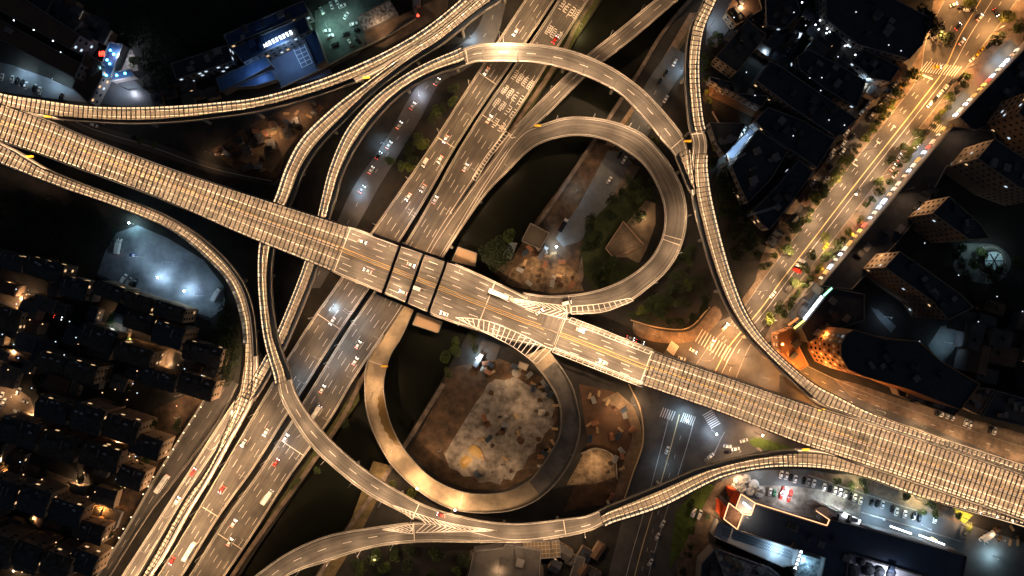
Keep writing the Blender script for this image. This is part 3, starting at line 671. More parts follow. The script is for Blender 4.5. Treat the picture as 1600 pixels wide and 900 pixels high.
# apartment courts, lower left
court = mat('court_paving', (.18,.14,.10), .9, noise=(.11,.08,.06), nscale=.2)
for pts in ([(-20,440),(10,440),(40,455),(70,475),(66,488),(20,478),(-20,460)], [(70,472),(115,478),(112,492),(78,492)], [(140,496),(188,512),(182,528),(150,518)], [(225,548),(282,532),(280,560),(262,575),(225,568)],
            [(20,540),(42,525),(60,530),(50,560),(30,562)], [(-20,595),(25,605),(48,622),(60,660),(25,665),(-20,640)], [(95,662),(150,672),(182,700),(172,708),(100,682)], [(-20,722),(40,722),(120,752),(190,785),(210,800),(150,795),(60,768),(-20,745)],
            [(-20,800),(20,808),(90,838),(84,846),(-20,820)]):
    patch('courtyard', pts, court)
for pts in ([(96,668),(118,672),(122,686),(100,680)], [(136,686),(156,690),(166,700),(140,696)], [(80,478),(104,476),(112,486),(84,484)], [(20,535),(30,530),(34,550),(22,550)]):
    patch('lawn', pts, grass_m)
patch('embankment', [(240,640),(330,600),(350,585),(318,627),(250,733),(193,833),(150,905),(110,905),(160,820),(215,735)], soil)
# inside the tear-shaped loop
patch('construction_yard', [(770,425),(800,405),(840,340),(905,250),(930,222),(968,232),(975,262),(930,330),(905,400),(908,448),(860,455),(800,445)], soil)
patch('road', [(880,385),(868,372),(905,320),(950,235),(975,238),(988,255),(945,330),(905,378)], mat('grey_lane', (.11,.115,.125), .6, noise=(.08,.085,.09), nscale=.2))
strip('footpath', [(985,255),(950,318),(915,380),(900,440)], [(1000,262),(962,322),(924,384),(910,440)], pave)
patch('construction_yard', [(790,440),(800,420),(838,398),(868,398),(905,430),(912,455),(860,458),(800,448)], mat('tan_earth', (.20,.14,.085), .95, noise=(.05,.035,.022), nscale=.25))
patch('plaza', [(946,388),(975,348),(1006,312),(1024,318),(1024,350),(1010,390),(998,412),(980,402),(960,402)], mat('park_paving', (.22,.17,.12), .9, noise=(.13,.10,.07), nscale=.1))
patch('lawn', [(918,350),(940,330),(1000,272),(1020,300),(946,388),(958,410),(1000,410),(985,435),(930,452),(912,430),(908,385)], mat('dark_lawn', (.035,.045,.012), .95, noise=(.015,.02,.008), nscale=.2))
# unfinished site inside the south loop
patch('construction_yard', [(700,575),(780,560),(850,590),(872,640),(866,690),(840,738),(790,765),(735,765),(690,750),(640,705),(690,610)], soil)
LAY[0] += .3
site = MB(); site.prism([Pg(p) for p in [(694,708),(700,700),(722,664),(741,632),(752,618),(762,600),(774,592),(788,594),(806,588),(822,600),(838,606),(862,622),(868,636),(862,652),(866,664),(852,676),(846,690),(838,694),(836,706),(826,712),(818,732),(808,736),(800,750),(786,748),(782,758),(766,752),(748,754),(742,744),(724,744),(716,736),(702,730)]], 0, .35)
tag(site.build('concrete_slab', slab), 'big pale stained concrete slab inside the unfinished loop', 'slab')
LAY[0] += .1
patch('puddle', [(731,702),(740,694),(750,700),(755,708),(748,716),(738,712)], mat('ochre_mud', (.20,.13,.03), .5), smooth=True)
patch('puddle', [(720,716),(730,710),(739,718),(732,726),(724,733),(718,724)], MATS['ochre_mud'], smooth=True)
for c in ((777,679),(838,642),(786,726),(781,652),(812,668)): 
    patch('puddle', [(c[0]+random.uniform(1,5.5)*math.cos(t), c[1]+random.uniform(1,3.6)*math.sin(t)) for t in np.linspace(0, 5.9, 11)], mat('wet_stain', (.035,.03,.025), .4), smooth=True)
LAY[0] = .25
patch('puddle', [(800,690),(812,680),(835,690),(826,708),(808,702),(796,700)], MATS['wet_stain'])
LAY[0] = .12
strip('haul_road', [(755,528),(735,575),(690,650),(650,722)], [(782,540),(765,585),(722,655),(675,735)], mat('haul_asphalt', (.06,.05,.042), .8, noise=(.04,.033,.028), nscale=.1))
patch('construction_yard', [(905,600),(960,612),(985,640),(1000,660),(992,720),(960,790),(930,790),(880,800),(905,740),(918,690)], mat('brown_earth', (.10,.055,.03), .95, noise=(.04,.022,.014), nscale=.1))
patch('construction_yard', [(912,708),(930,700),(958,712),(962,745),(930,756),(885,758),(898,735)], mat('tan_floor', (.26,.19,.12), .9, noise=(.07,.05,.03), nscale=.3))
strip('footpath', [(940,625),(975,645),(988,680),(975,720),(955,790)], [(965,612),(992,640),(1003,690),(990,730),(968,795)], mat('tan_track', (.20,.14,.09), .9, noise=(.10,.07,.045), nscale=.2))
patch('footpath', [(990,500),(1030,516),(1080,516),(1118,478),(1128,492),(1090,530),(1030,535),(990,520)], tile, smooth=True)
patch('yard', [(735,858),(845,848),(850,900),(845,960),(720,960)], mat('roof_apron', (.12,.10,.08), .9))
patch('embankment', [(583,720),(612,728),(600,760),(560,840),(520,905),(490,905),(540,835)], mat('bank_soil', (.14,.10,.05), .95, noise=(.06,.05,.02), nscale=.2))
patch('embankment', [(905,-20),(950,-20),(885,85),(800,215),(790,200),(850,105)], mat('bank_green', (.06,.07,.02), .95, noise=(.03,.03,.012), nscale=.3))
patch('embankment', [(560,600),(562,625),(480,740),(400,850),(400,835),(470,735)], MATS['bank_green'])
strip('footpath', [(1078,20),(1018,120),(960,205),(880,320)], [(1092,20),(1030,125),(972,212),(895,325)], mat('bank_path', (.24,.17,.11), .9, noise=(.13,.09,.06), nscale=.2))
patch('embankment', [(1092,20),(1075,60),(1040,105),(980,200),(962,212),(1030,120)], MATS['bank_soil'])
strip('road', [(1050,72),(1010,130),(985,185),(960,235)], [(1082,92),(1042,150),(1016,205),(990,250)], blue_pave, lines=[(.5,'d')])
# north-east lanes
patch('lane', [(1258,18),(1270,30),(1250,60),(1240,85),(1265,110),(1335,172),(1318,190),(1260,140),(1218,110),(1205,95),(1226,60)], mat('lane_asphalt', (.09,.095,.10), .8, noise=(.04,.042,.045), nscale=.15))
patch('yard', [(1160,215),(1185,185),(1215,200),(1250,225),(1240,240),(1190,215),(1160,250),(1130,245)], mat('blue_lane', (.10,.12,.17), .8))
patch('yard', [(1108,0),(1150,-10),(1165,5),(1120,75),(1102,70)], mat('side_yard', (.12,.11,.11), .8))
patch('yard', [(1108,128),(1150,150),(1200,180),(1190,190),(1108,150)], mat('brown_yard', (.13,.08,.05), .9))
patch('plaza', [(1500,380),(1560,385),(1580,410),(1560,440),(1520,440),(1490,420)], mat('teal_plaza', (.12,.13,.13), .8, noise=(.08,.09,.09), nscale=.2), smooth=True)
patch('plaza', [(1450,540),(1470,510),(1490,505),(1508,520),(1480,560),(1465,580)], MATS['teal_plaza'])
patch('plaza', [(1360,480),(1372,484),(1400,510),(1392,520),(1372,498)], MATS['teal_plaza'])
# ------------------------------------------------------------------ buildings
roof_dark = mat('roof_dark_blue', (.036,.040,.050), .7, noise=(.020,.023,.031), nscale=.3)
roof_brown = mat('roof_brown', (.12,.07,.045), .85, noise=(.08,.048,.03), nscale=.12)
roof_grey = mat('roof_grey', (.09,.085,.08), .85, noise=(.055,.05,.048), nscale=.12)
wall_tan = mat('wall_tan', (.30,.22,.15), .85, noise=(.24,.17,.12), nscale=.3)
wall_grey = mat('wall_grey', (.16,.15,.15), .85)
wall_orange = mat('wall_orange', (.42,.20,.09), .8, noise=(.34,.16,.07), nscale=.3)
roof_blue = mat('roof_blue_metal', (.05,.085,.17), .45, .2, noise=(.03,.05,.11), nscale=.3)
lit_warm = emat('lit_window_warm', (1,.62,.3), 1.0); lit_cool = emat('lit_window_cool', (.7,.85,1), 1.0)
white_e = emat('sign_white', (.75,.88,1), 4); orange_e = emat('neon_orange', (1,.50,.25), 2.2); blue_e = emat('blue_lamp', (.12,.6,1), 9); red_e = emat('red_lamp', (1,.04,.02), 8)
WIN = {}
def window_obj(m, w_, h_):
    k = (m.name, w_, h_)
    if k not in WIN:
        mb = MB(); mb.box(-w_/2, w_/2, -.06, .10, -h_/2, h_/2); o = mb.build('window', m)
        WIN[k] = o.data; bpy.data.objects.remove(o)
    o = bpy.data.objects.new('window', WIN[k]); COL.objects.link(o); return o
def ccw(p):
    s_ = sum(p[k].x*p[(k+1)%len(p)].y-p[(k+1)%len(p)].x*p[k].y for k in range(len(p)))
    return p if s_ > 0 else p[::-1]
def building(label, pts, h, roof=roof_dark, wall=wall_grey, name='building', cat='building', win=True, lit=.1, wm=None, seed=0, rows=None, wsz=(1.5,1.5), clutter=3, maxw=90, smooth=False, group=None, litm=None, z0=0, colw=3.4, xmax=9999):
    rnd = random.Random(hash(label) % 9999 if not seed else seed)
    if smooth: pts = [tuple(p) for p in dense(list(pts)+[pts[0]], 12)[:-1]]
    pp = ccw([P(x, y, h) for x, y in pts]); c = sum(pp, Vector())/len(pp); c.z = 0
    root = empty(name, tuple(c), label=label, cat=cat, group=group)
    q = [Vector((p.x-c.x, p.y-c.y, 0)) for p in pp]; n = len(q)
    mb = MB()
    for k in range(n): a, b = q[k], q[(k+1)%n]; mb.quad((a.x,a.y,z0), (b.x,b.y,z0), (b.x,b.y,h), (a.x,a.y,h))
    mb.build('wall', wall, root)
    mb = MB(); mb.sheet([(p.x,p.y) for p in q], h-.05); ro = mb.build('roof', roof, root); mb = MB()
    for k in range(n):
        a, b = q[k], q[(k+1)%n]; mb.bar((a.x,a.y,h+.3), (b.x,b.y,h+.3), .4, .8)
    mb.build('roof_edge', wall, root)
    cc = sum(q, Vector())/n
    for i in range(clutter*2 if clutter > 2 else clutter):     # stair houses, tanks, vents
        t = q[rnd.randrange(n)].lerp(cc, rnd.uniform(.35, .9)); s1, s2 = rnd.uniform(.8, 2.2), rnd.uniform(.8, 2.2); hh = rnd.uniform(.8, 2.4)
        a = math.atan2(q[1].y-q[0].y, q[1].x-q[0].x); m_ = MB(); m_.box(-s1, s1, -s2, s2, 0, hh); m_.box(-s1-.15, s1+.15, -s2-.15, s2+.15, hh, hh+.15)
        o = m_.build('roof_vent', rnd.choice((roof_grey, wall_grey, roof)), ro); o.location = (t.x, t.y, h-.04); o.rotation_euler = (0,0,a)
    if win:
        cnt = 0; nf = rows or max(1, int(h/3.3))
        for k in range(n):
            a, b = q[k], q[(k+1)%n]; d = b-a; L_ = d.length
            if L_ < 5 and not smooth: continue
            nx = Vector((d.y, -d.x, 0)).normalized(); mid = (a+b)/2+c
            if nx.dot(-mid) < .12*mid.length or mid.x > xmax: continue
            nc = max(1, int(L_/colw))
            for f in range(nf):
                for j in range(nc):
                    if cnt >= maxw: break
                    m_ = (litm or rnd.choice((lit_warm, lit_cool))) if rnd.random() < lit else (wm or glass_d)
                    o = window_obj(m_, *wsz); o.parent = root; p = a.lerp(b, (j+.5)/nc); o.location = (p.x+nx.x*.02, p.y+nx.y*.02, h-1.9-f*(h-1.5)/nf); o.rotation_euler = (0,0,math.atan2(d.y,d.x)); cnt += 1
    return root
roof_slate = mat('roof_slate', (.060,.056,.052), .7, noise=(.022,.020,.020), nscale=.5)
def block(label, x0, y0, x1, y1, wpx, h, roof=roof_slate, seed=1, gable=True, endm=wall_tan, group='apartment blocks at lower left', lit=.05):
    """long block with pitched roof from (x0,y0) to (x1,y1), width in pixels"""
    rnd = random.Random(seed); a, b = P(x0, y0, h), P(x1, y1, h); c = (a+b)/2; c.z = 0; d = b-a; L_ = d.length/2; wd = wpx*S*(HC-h)/HC/2
    root = empty('apartment_block', tuple(c), math.atan2(d.y, d.x), label=label, cat='apartment block', group=group)
    mb = MB(); mb.box(-L_, L_, -wd, wd, 0, h); mb.build('wall', endm, root)
    r_ = 2.6; ridge = wd*.25
    mb = MB(); e = .4
    mb.quad((-L_-e,-wd-e,h), (L_+e,-wd-e,h), (L_+e,ridge,h+r_), (-L_-e,ridge,h+r_)); mb.quad((-L_-e,ridge,h+r_), (L_+e,ridge,h+r_), (L_+e,wd+e,h+.4), (-L_-e,wd+e,h+.4))
    mb.tri((L_+e,-wd-e,h), (L_+e,wd+e,h+.4), (L_+e,ridge,h+r_)); mb.tri((-L_-e,wd+e,h+.4), (-L_-e,-wd-e,h), (-L_-e,ridge,h+r_))
    ro = mb.build('roof', roof, root)
    x = -L_+2
    while x < L_-2:      # dormers, solar heaters and skylights on the north slope and ridge
        typ = rnd.random(); y = rnd.uniform(ridge+.6, wd-1)
        if typ < .4:
            m_ = MB(); m_.box(-1.0,1.0,-.7,.7,0,.25); m_.cyl((0,.9), .25, .2, .8, 8); o = m_.build('solar_heater', mat('heater', (.35,.36,.38), .35, .3), ro)
        elif typ < .7:
            m_ = MB(); m_.box(-.12,.12,-wd*.35,wd*.35,0,.8); o = m_.build('fire_wall', wall_grey, ro)
        else:
            m_ = MB(); m_.box(-1.2,1.2,-1,1,0,1.4); m_.box(-1.4,1.4,-1.2,1.2,1.4,1.55); o = m_.build('dormer', roof_grey, ro)
        o.location = (x, y, h+r_-(y-ridge)/(wd-ridge)*(r_-.4)-.1); x += rnd.uniform(2.2, 4.5)
    for f in range(int(h/3.2)):
        for j in (-.45, .45):
            m_ = lit_warm if rnd.random() < lit else glass_d
            o = window_obj(m_, 1.4, 1.4); o.parent = root; o.location = (L_+.02, j*wd, h-1.8-f*3.1); o.rotation_euler = (0,0,PI/2)
    n = int(L_*2/6)
    for j in range(n):
        for f in range(2):
            m_ = lit_warm if rnd.random() < lit*1.5 else glass_d
            o = window_obj(m_, 1.8, 1.4); o.parent = root; o.location = (-L_+(j+.5)*2*L_/n, wd+.02, h-1.8-f*3.1); o.rotation_euler = (0,0,PI)
    return root
BL = [('row one: dark pitched-roof block beside the bright car court, longest of the northern ones',60,632,214,682,40,18),
 ('dark block with many roof heaters, two glowing lamps along its north eaves',2,672,184,726,40,18),
 ('short stub block with tan end wall next to the second lamp court',206,690,250,705,32,16),
 ('tiny end block with tan wall below the stub block, near the embankment',186,740,222,753,32,14),
 ('dark block south of the long tan court with parked scooters',-20,762,126,812,42,18),
 ('short block with tan end wall below the court, beside the embankment path',118,824,160,838,30,14),
 ('dark block in the bottom left corner with ribbed glass roof lights',-20,846,108,892,40,18),
 ('small block with pale roof lights at the bottom edge by the embankment',112,872,148,886,34,14),
 ('low dark block in the west below the wooded park',-20,398,96,432,30,15),
 ('block with grey end wall below the wooded park, beside the glowing court',98,446,135,455,30,15),
 ('long narrow dark block parallel to the blue-lit yard',148,452,286,498,26,15),
 ('block south of the yard with a grey end wall under the highway ramp',196,498,286,528,34,16),
 ('dark block in the middle west, south of the bluish lane',126,524,236,562,36,16),
 ('dark block at the left edge below the first orange court',-30,488,30,504,32,15),
 ('dark block south of the small triangular lit yard',225,582,332,614,34,15),
 ('small dark block close to the lattice ramp with a bright frame on its roof',288,545,345,560,28,13),
 ('dark block in the west beside the roundabout garden',60,556,150,584,32,15)]
rb = random.Random(77); roofs_b = (roof_slate, mat('roof_slate_warm', (.085,.066,.052), .75, noise=(.03,.024,.02), nscale=.4), mat('roof_slate_cool', (.05,.055,.064), .7, noise=(.02,.022,.026), nscale=.6))
for i, (lb, x0, y0, x1, y1, wp, h) in enumerate(BL):
    lb = lb.replace('row one: ',''); L_ = math.hypot(x1-x0, y1-y0); k = 1 if L_ < 80 else (2 if L_ < 125 else 3); names = {1:[''],2:[', west wing',', east wing'],3:[', west wing',', middle wing',', east wing']}[k]
    for j in range(k):
        t0, t1 = j/k+(.02 if j else 0), (j+1)/k-(.03 if j < k-1 else 0); o1 = rb.uniform(-4, 4) if k > 1 else 0; w2 = wp*rb.uniform(.72, 1.0) if k > 1 else wp
        block(lb+names[j], x0+(x1-x0)*t0-o1*.3, y0+(y1-y0)*t0+o1, x0+(x1-x0)*t1-o1*.3, y0+(y1-y0)*t1+o1, w2, h+rb.uniform(-3, 1.5), roof=roofs_b[rb.randrange(3)], seed=i*5+j+3, lit=.12)
# top left
o = building('long brown-roofed block in the top left corner, the upper of two', [(-40,-42),(22,-12),(126,56),(111,77),(-40,-6)], 16, roof_brown, wall_grey, clutter=2, lit=.3, colw=4, rows=3, seed=5, litm=lit_cool)
building('long brown-roofed block above the bluish car park, the lower of two', [(-40,8),(0,31),(127,100),(117,121),(0,62),(-40,42)], 16, roof_brown, wall_grey, clutter=2, lit=.12, seed=6)
building('curved brown metal-roofed hall standing between car park and blue canopy', [(114,138),(134,82),(158,98),(161,118),(139,160)], 9, mat('hall_roof', (.15,.10,.07), .4, .3, noise=(.09,.06,.04), nscale=.3), wall_grey, clutter=2, seed=7)
building('narrow dark blue canopy building dotted with bright blue lamps', [(171,66),(193,70),(173,121),(160,124),(157,110)], 6, roof_blue, wall_grey, win=False, clutter=0, seed=8, name='canopy_building')
building('small blue canopy with two blue lamps, south of the pale yard', [(172,113),(203,109),(211,119),(174,127)], 5, roof_blue, wall_grey, win=False, clutter=0, seed=9, name='canopy_building')
for i, (x, y) in enumerate(((173,79),(178,85),(168,94),(172,100),(161,108),(157,113),(183,118),(196,115),(167,118))):
    mb = MB(); mb.cyl((0,0), .5, 0, .5, 10, .7); mb.cyl((0,0), .7, .5, .8, 10, .2); q = P(x, y, 6.5); tag(mb.build('roof_lamp', blue_e, origin=tuple(q)), 'round bright blue lamp, %s counting down along the blue canopies' % ordn(i), 'lamp', 'blue lamps on the canopies')
    if i % 2 == 0: area(loc=q+Vector((0,0,3)), power=200, col=(.2,.6,1), size=1, parent=None)
building('dark navy shed roof west of the illuminated rooftop sign', [(268,100),(356,71),(363,96),(276,124)], 11, roof_dark, wall_grey, seed=10, lit=.25, litm=lit_cool)
building('long dark blue hall behind the rooftop sign, furthest north', [(350,55),(474,2),(482,20),(358,72)], 12, roof_blue, wall_grey, seed=11, lit=.1)
signb = building('blue-roofed hall carrying the white illuminated rooftop sign', [(363,76),(476,26),(484,48),(380,98)], 12, roof_blue, wall_grey, seed=12, lit=.1)
building('low pale blue sloping roof on the near side of the sign hall', [(338,123),(414,88),(424,102),(346,144)], 7, mat('roof_pale_blue', (.11,.17,.30), .4, .2, noise=(.07,.11,.20), nscale=.2), wall_grey, clutter=0, win=False, seed=13)
building('low blue lean-to roof beside the curving ramp', [(366,136),(425,110),(433,124),(400,134)], 5, mat('roof_mid_blue', (.06,.09,.17), .4, .2), wall_grey, clutter=0, win=False, seed=14)
building('blue gabled shed between the blue yard and the green-lit car park', [(474,58),(492,46),(508,94),(494,103)], 8, roof_blue, wall_grey, clutter=0, win=False, seed=15)
mb = MB()
for i in range(4):
    a = Vector(P(456,74,.5)).lerp(P(474,67,.5), 0); 
fr = [(457,74),(474,67),(488,98),(472,106)]
for k in range(4): mb.bar(P(*fr[k],.6), P(*fr[(k+1)%4],.6), .4, .3)
for t in (.2,.4,.6,.8): mb.bar(P(457+15*t,74+32*t,.6), P(474+14*t,67+31*t,.6), .3, .3)
mb.bar(P(465.5,70.5,.6), P(480,102,.6), .3, .3)
tag(mb.build('court_frame', mat('white_frame', (.6,.62,.66), .6)), 'white rectangular grid frame laid out in the blue yard', 'frame')
# rooftop sign: nine white glowing characters, blurred beyond reading in the photograph
sg = empty('rooftop_sign', tuple(P(432,66,12)), label='row of white glowing characters on the blue-roofed hall', cat='sign')
for i in range(9):
    t = i/8; q = P(411+43*t, 72-21*t, 14)-Vector(sg.location); rnd = random.Random(50+i); mb = MB(); a = math.atan2(21,43)
    for k in range(4): yy = -1+.65*k; mb.bar((-.8*rnd.uniform(.5,1), yy, 0), (.8*rnd.uniform(.5,1), yy, 0), .3, .3)
    mb.bar((rnd.uniform(-.6,.6), -1.1, 0), (rnd.uniform(-.6,.6), 1.1, 0), .3, .3)
    if i == 0: mb = MB(); mb.cyl((0,0), 1.2, -.15, .15, 14)
    o = mb.build('character', white_e, sg); o.location = q; o.rotation_euler = (0,0,a)
mb = MB(); mb.bar((P(410,74,12.6)-Vector(sg.location)), (P(455,52,12.6)-Vector(sg.location)), .3, .3); mb.build('sign_frame', steel, sg)
area(432,66,17,power=1500,col=(.3,.6,1),size=6, target=P(440,92,0))
area(448,72,14,power=1500,col=(.35,.62,1),size=4)
area(395,110,14,power=900,col=(.25,.5,1),size=4)
# carport with mottled roof
building('carport with a white and black mottled roof beside the parked cars', [(558,27),(609,1),(622,22),(569,49)], 3, mat('mottled_roof', (.45,.46,.48), .8, noise=(.03,.03,.035), nscale=.6), wall_grey, win=False, clutter=0, seed=16, name='carport')
# gantry crane boom with red beacon
cr = empty('crane', tuple(P(655,18,0)), label='lattice crane boom with a red beacon and pale cab near the top', cat='crane')
def crp(x, y, z): return P(x, y, z)-Vector(cr.location)
mb = MB()
for o_ in (-.4,.4): mb.bar(crp(604,56,9)+Vector((0,o_,0)), crp(652,24,12)+Vector((0,o_,0)), .25)
for t in np.linspace(0,1,24): c0 = crp(604+48*t,56-32*t,9+3*t); mb.bar(c0+Vector((-.3,-.4,0)), c0+Vector((.3,.4,0)), .12)
mb.build('boom', grey, cr); mb = MB(); mb.cyl(crp(652,24,0), 1.1, 0, 11, 10); mb.build('mast', grey, cr)
mb = MB(); a = crp(655,14,0); mb.box(a.x-2, a.x+2, a.y-3, a.y+3, 9, 11); mb.box(a.x-1.5, a.x+1.5, a.y-2.4, a.y+2.4, 11, 11.2); mb.build('cab', mat('cab_cream', (.5,.45,.35), .6), cr)
mb = MB(); a = crp(653,24,12.6); mb.cyl(a, .7, 12.2, 13.4, 10, .4); mb.build('beacon', red_e, cr)
mb = MB(); 
for k in range(3): mb.box(-1.6+1.2*k, -1.2+1.2*k, -1.3, 1.3, 0, .3)
mb.box(-1.6, 1.2, -.2, .2, 0, .3); mb.box(-.4,1.2,1,1.3,0,.3)
tag(mb.build('red_sign', red_e, origin=tuple(P(160,84,10.5))), 'small glowing red characters on the roof edge by the blue canopy', 'sign')
# north-east quarter
NEB = [('dark hall roof with an orange-lit lower edge beside the right-hand ramp', [(1118,89),(1168,32),(1197,55),(1151,113)], 12, roof_grey),
 ('flat dark hall south of the orange-edged hall, by the brown yard', [(1109,120),(1146,130),(1148,146),(1200,150),(1190,168),(1110,126)], 8, roof_dark),
 ('very long dark warehouse running down towards the avenue from the lit lane', [(1203,96),(1222,106),(1338,186),(1306,214),(1240,170),(1182,126)], 12, roof_dark),
 ('dark warehouse behind the brick row, closest to the avenue corner', [(1200,168),(1252,188),(1303,218),(1276,262),(1210,218),(1180,190)], 11, roof_dark),
 ('row of small brown brick roofs between the two dark warehouses', [(1190,128),(1205,132),(1290,188),(1300,204),(1288,210),(1200,150)], 6, roof_brown),
 ('biggest black hall roof west of the avenue with a pale crane on its edge', [(1184,203),(1231,235),(1204,280),(1168,317),(1155,290),(1143,260)], 12, roof_dark),
 ('grey-lit flat roof wedged between the big ramp and the black hall', [(1108,192),(1165,193),(1150,222),(1132,242),(1120,225)], 8, roof_grey),
 ('dark twin-ridged hall whose long side follows the avenue pavement', [(1248,251),(1270,268),(1240,310),(1202,359),(1190,350),(1176,330),(1215,290)], 10, roof_dark),
 ('dark flat block beside the lit lane, south of the parked cars', [(1246,88),(1262,78),(1310,102),(1352,128),(1338,168),(1290,140),(1248,108)], 11, roof_dark),
 ('dark block north of the row of white bulbs', [(1290,-20),(1360,-20),(1455,30),(1440,70),(1420,92),(1340,70),(1290,30)], 13, roof_dark),
 ('black block between bulbs and the big dark tree', [(1350,78),(1405,106),(1390,128),(1362,122),(1330,96)], 9, roof_dark),
 ('small square dark house west of the lit lane', [(1195,-20),(1240,-10),(1250,20),(1225,45),(1198,40)], 9, roof_dark),
 ('cluster house with orange-lit terraces at the top beside the right-hand ramp', [(1135,20),(1150,-10),(1185,-5),(1190,15),(1165,30),(1150,40)], 8, roof_brown)]
for i, (lb, pts, h, rf) in enumerate(NEB): building(lb, pts, h, rf, wall_tan if i in (0,12) else wall_grey, seed=30+i, lit=.04, clutter=4)
# market halls along the avenue
building('long black market hall north of the gap, its street edge lined with glowing shops', [(1660,0),(1602,76),(1499,183),(1520,205),(1560,190),(1660,140)], 9, roof_dark, wall_grey, seed=50, lit=.1, clutter=5, win=False)
building('long black market hall south of the gap, its street edge lined with glowing shops', [(1488,199),(1284,446),(1330,452),(1400,380),(1440,330),(1478,260),(1560,230),(1550,205)], 9, roof_dark, wall_grey, seed=51, clutter=6, win=False)
building('dark blue hall behind the row of eight white lit signs', [(1300,450),(1252,512),(1262,535),(1290,520),(1350,500),(1350,460)], 10, roof_dark, wall_grey, seed=52, clutter=3, win=False)
building('low shop with a pale awning roof beside the white signs', [(1272,440),(1286,452),(1245,505),(1230,492)], 5, mat('awning_roof', (.2,.2,.21), .7), wall_grey, seed=53, clutter=5, win=False)
sg = empty('shop_sign', tuple(P(1270,482,11)), label='row of eight white lit boxes along the dark blue hall edge', cat='sign')
for i in range(8):
    q = P(1258+25*i/7, 497-32*i/7, 11)-Vector(sg.location); mb = MB(); mb.box(-.9,.9,-.8,.8,-.15,.15); o = mb.build('character', white_e, sg); o.location = q; o.rotation_euler = (0,0,math.radians(50))
for nm, a, b, m_, lb in (('sign', (1287,462), (1300,450), emat('sign_green', (.35,1,.6), 2.5), 'green glowing sign bar north of the eight white boxes'), ('sign', (1241,513), (1257,500), emat('sign_yellow', (.9,.85,.2), 2.5), 'yellow-green glowing sign bar south of the eight white boxes'),
                         ('sign', (1232,508), (1247,497), emat('sign_orange', (1,.3,.08), 1.4), 'orange glowing fascia beside the yellow-green sign')):
    mb = MB(); c = (P(*a,10)+P(*b,10))/2; mb.bar(P(*a,10.5)-c, P(*b,10.5)-c, 1.0, .4); tag(mb.build('shop_sign', m_, origin=tuple(c)), lb, 'sign')
building('low orange curved arcade building on the avenue corner', [(1215,522),(1240,512),(1246,524),(1248,542),(1256,558),(1262,570),(1250,578),(1238,566),(1228,556),(1216,545)], 9, mat('roof_orange', (.30,.14,.06), .8, noise=(.22,.10,.045), nscale=.3), wall_orange, seed=54, clutter=2, win=True, lit=.3, litm=lit_warm)
building('rounded orange-walled apartment tower above the street corner', [(1333,515),(1322,522),(1313,538),(1313,556),(1325,577),(1350,588),(1420,608),(1500,640),(1530,600),(1470,565),(1434,533),(1383,530)], 38, roof_dark, wall_orange, seed=55, name='apartment_tower', lit=.45, litm=mat('pale_curtain_window', (.75,.68,.6), .6), clutter=5, rows=7, wsz=(1.5,2.4), colw=2.3, maxw=99, xmax=195)
TW = [('dark tower with a tan upper storey, just right of the market hall', [(1382,418),(1405,393),(1500,460),(1520,480),(1480,500),(1460,473)], 31),
 ('dark tower with tan upper storey, north of the round plaza', [(1457,333),(1482,307),(1530,350),(1545,372),(1513,374)], 31),
 ('dark tower near the right edge with a tan upper storey and lit balconies', [(1527,248),(1553,217),(1640,275),(1640,310),(1590,292)], 32),
 ('tower at the right edge beside the market hall, uppermost of the row', [(1590,176),(1614,140),(1680,170),(1680,230),(1640,222)], 32)]
for i, (lb, pts, h) in enumerate(TW): building(lb, pts, h, roof_dark, wall_tan, seed=60+i, name='apartment_tower', lit=.05, rows=7, clutter=4, colw=3.4, wsz=(1.4,1.3))
building('low brown-roofed house with rows of dark vents by the parked cars', [(1494,630),(1501,604),(1553,608),(1530,648)], 9, mat('roof_tan', (.22,.13,.08), .8), wall_tan, seed=64, clutter=9, win=False)
building('dark hall right of the brown-roofed house', [(1534,650),(1556,610),(1660,640),(1660,680)], 9, roof_dark, wall_grey, seed=65, win=False)
building('long dark row of roofs behind the parked cars, right of the rounded tower', [(1500,640),(1400,606),(1405,618),(1490,650)], 7, roof_dark, wall_tan, seed=66, win=False, clutter=8)
# round plaza pavilion
pv = empty('pavilion', tuple(P(1547,408,0)), label='round pavilion with six dark spokes in the teal-lit plaza', cat='pavilion')
mb = MB()
for r0, r1, z1 in ((8.5,7.6,.5),(6.2,5.6,.8)):
    for k in range(36):
        a0, a1 = 2*PI*k/36, 2*PI*(k+1)/36
        mb.hexa([(r1*math.cos(a0),r1*math.sin(a0),0),(r0*math.cos(a0),r0*math.sin(a0),0),(r0*math.cos(a1),r0*math.sin(a1),0),(r1*math.cos(a1),r1*math.sin(a1),0),
                 (r1*math.cos(a0),r1*math.sin(a0),z1),(r0*math.cos(a0),r0*math.sin(a0),z1),(r0*math.cos(a1),r0*math.sin(a1),z1),(r1*math.cos(a1),r1*math.sin(a1),z1)])
mb.build('ring_wall', conc, pv); mb = MB(); mb.cyl((0,0), 5.2, 3, 3.2, 24); mb.build('roof', mat('pavilion_roof', (.2,.25,.27), .7), pv)
mb = MB()
for k in range(6): a = k*PI/3; mb.bar((0,0,3.35), (4.6*math.cos(a),4.6*math.sin(a),3.35), .6, .3)
mb.build('spokes', steel, pv); mb = MB(); mb.cyl((0,0), .4, 0, 3, 8); mb.build('post', steel, pv)
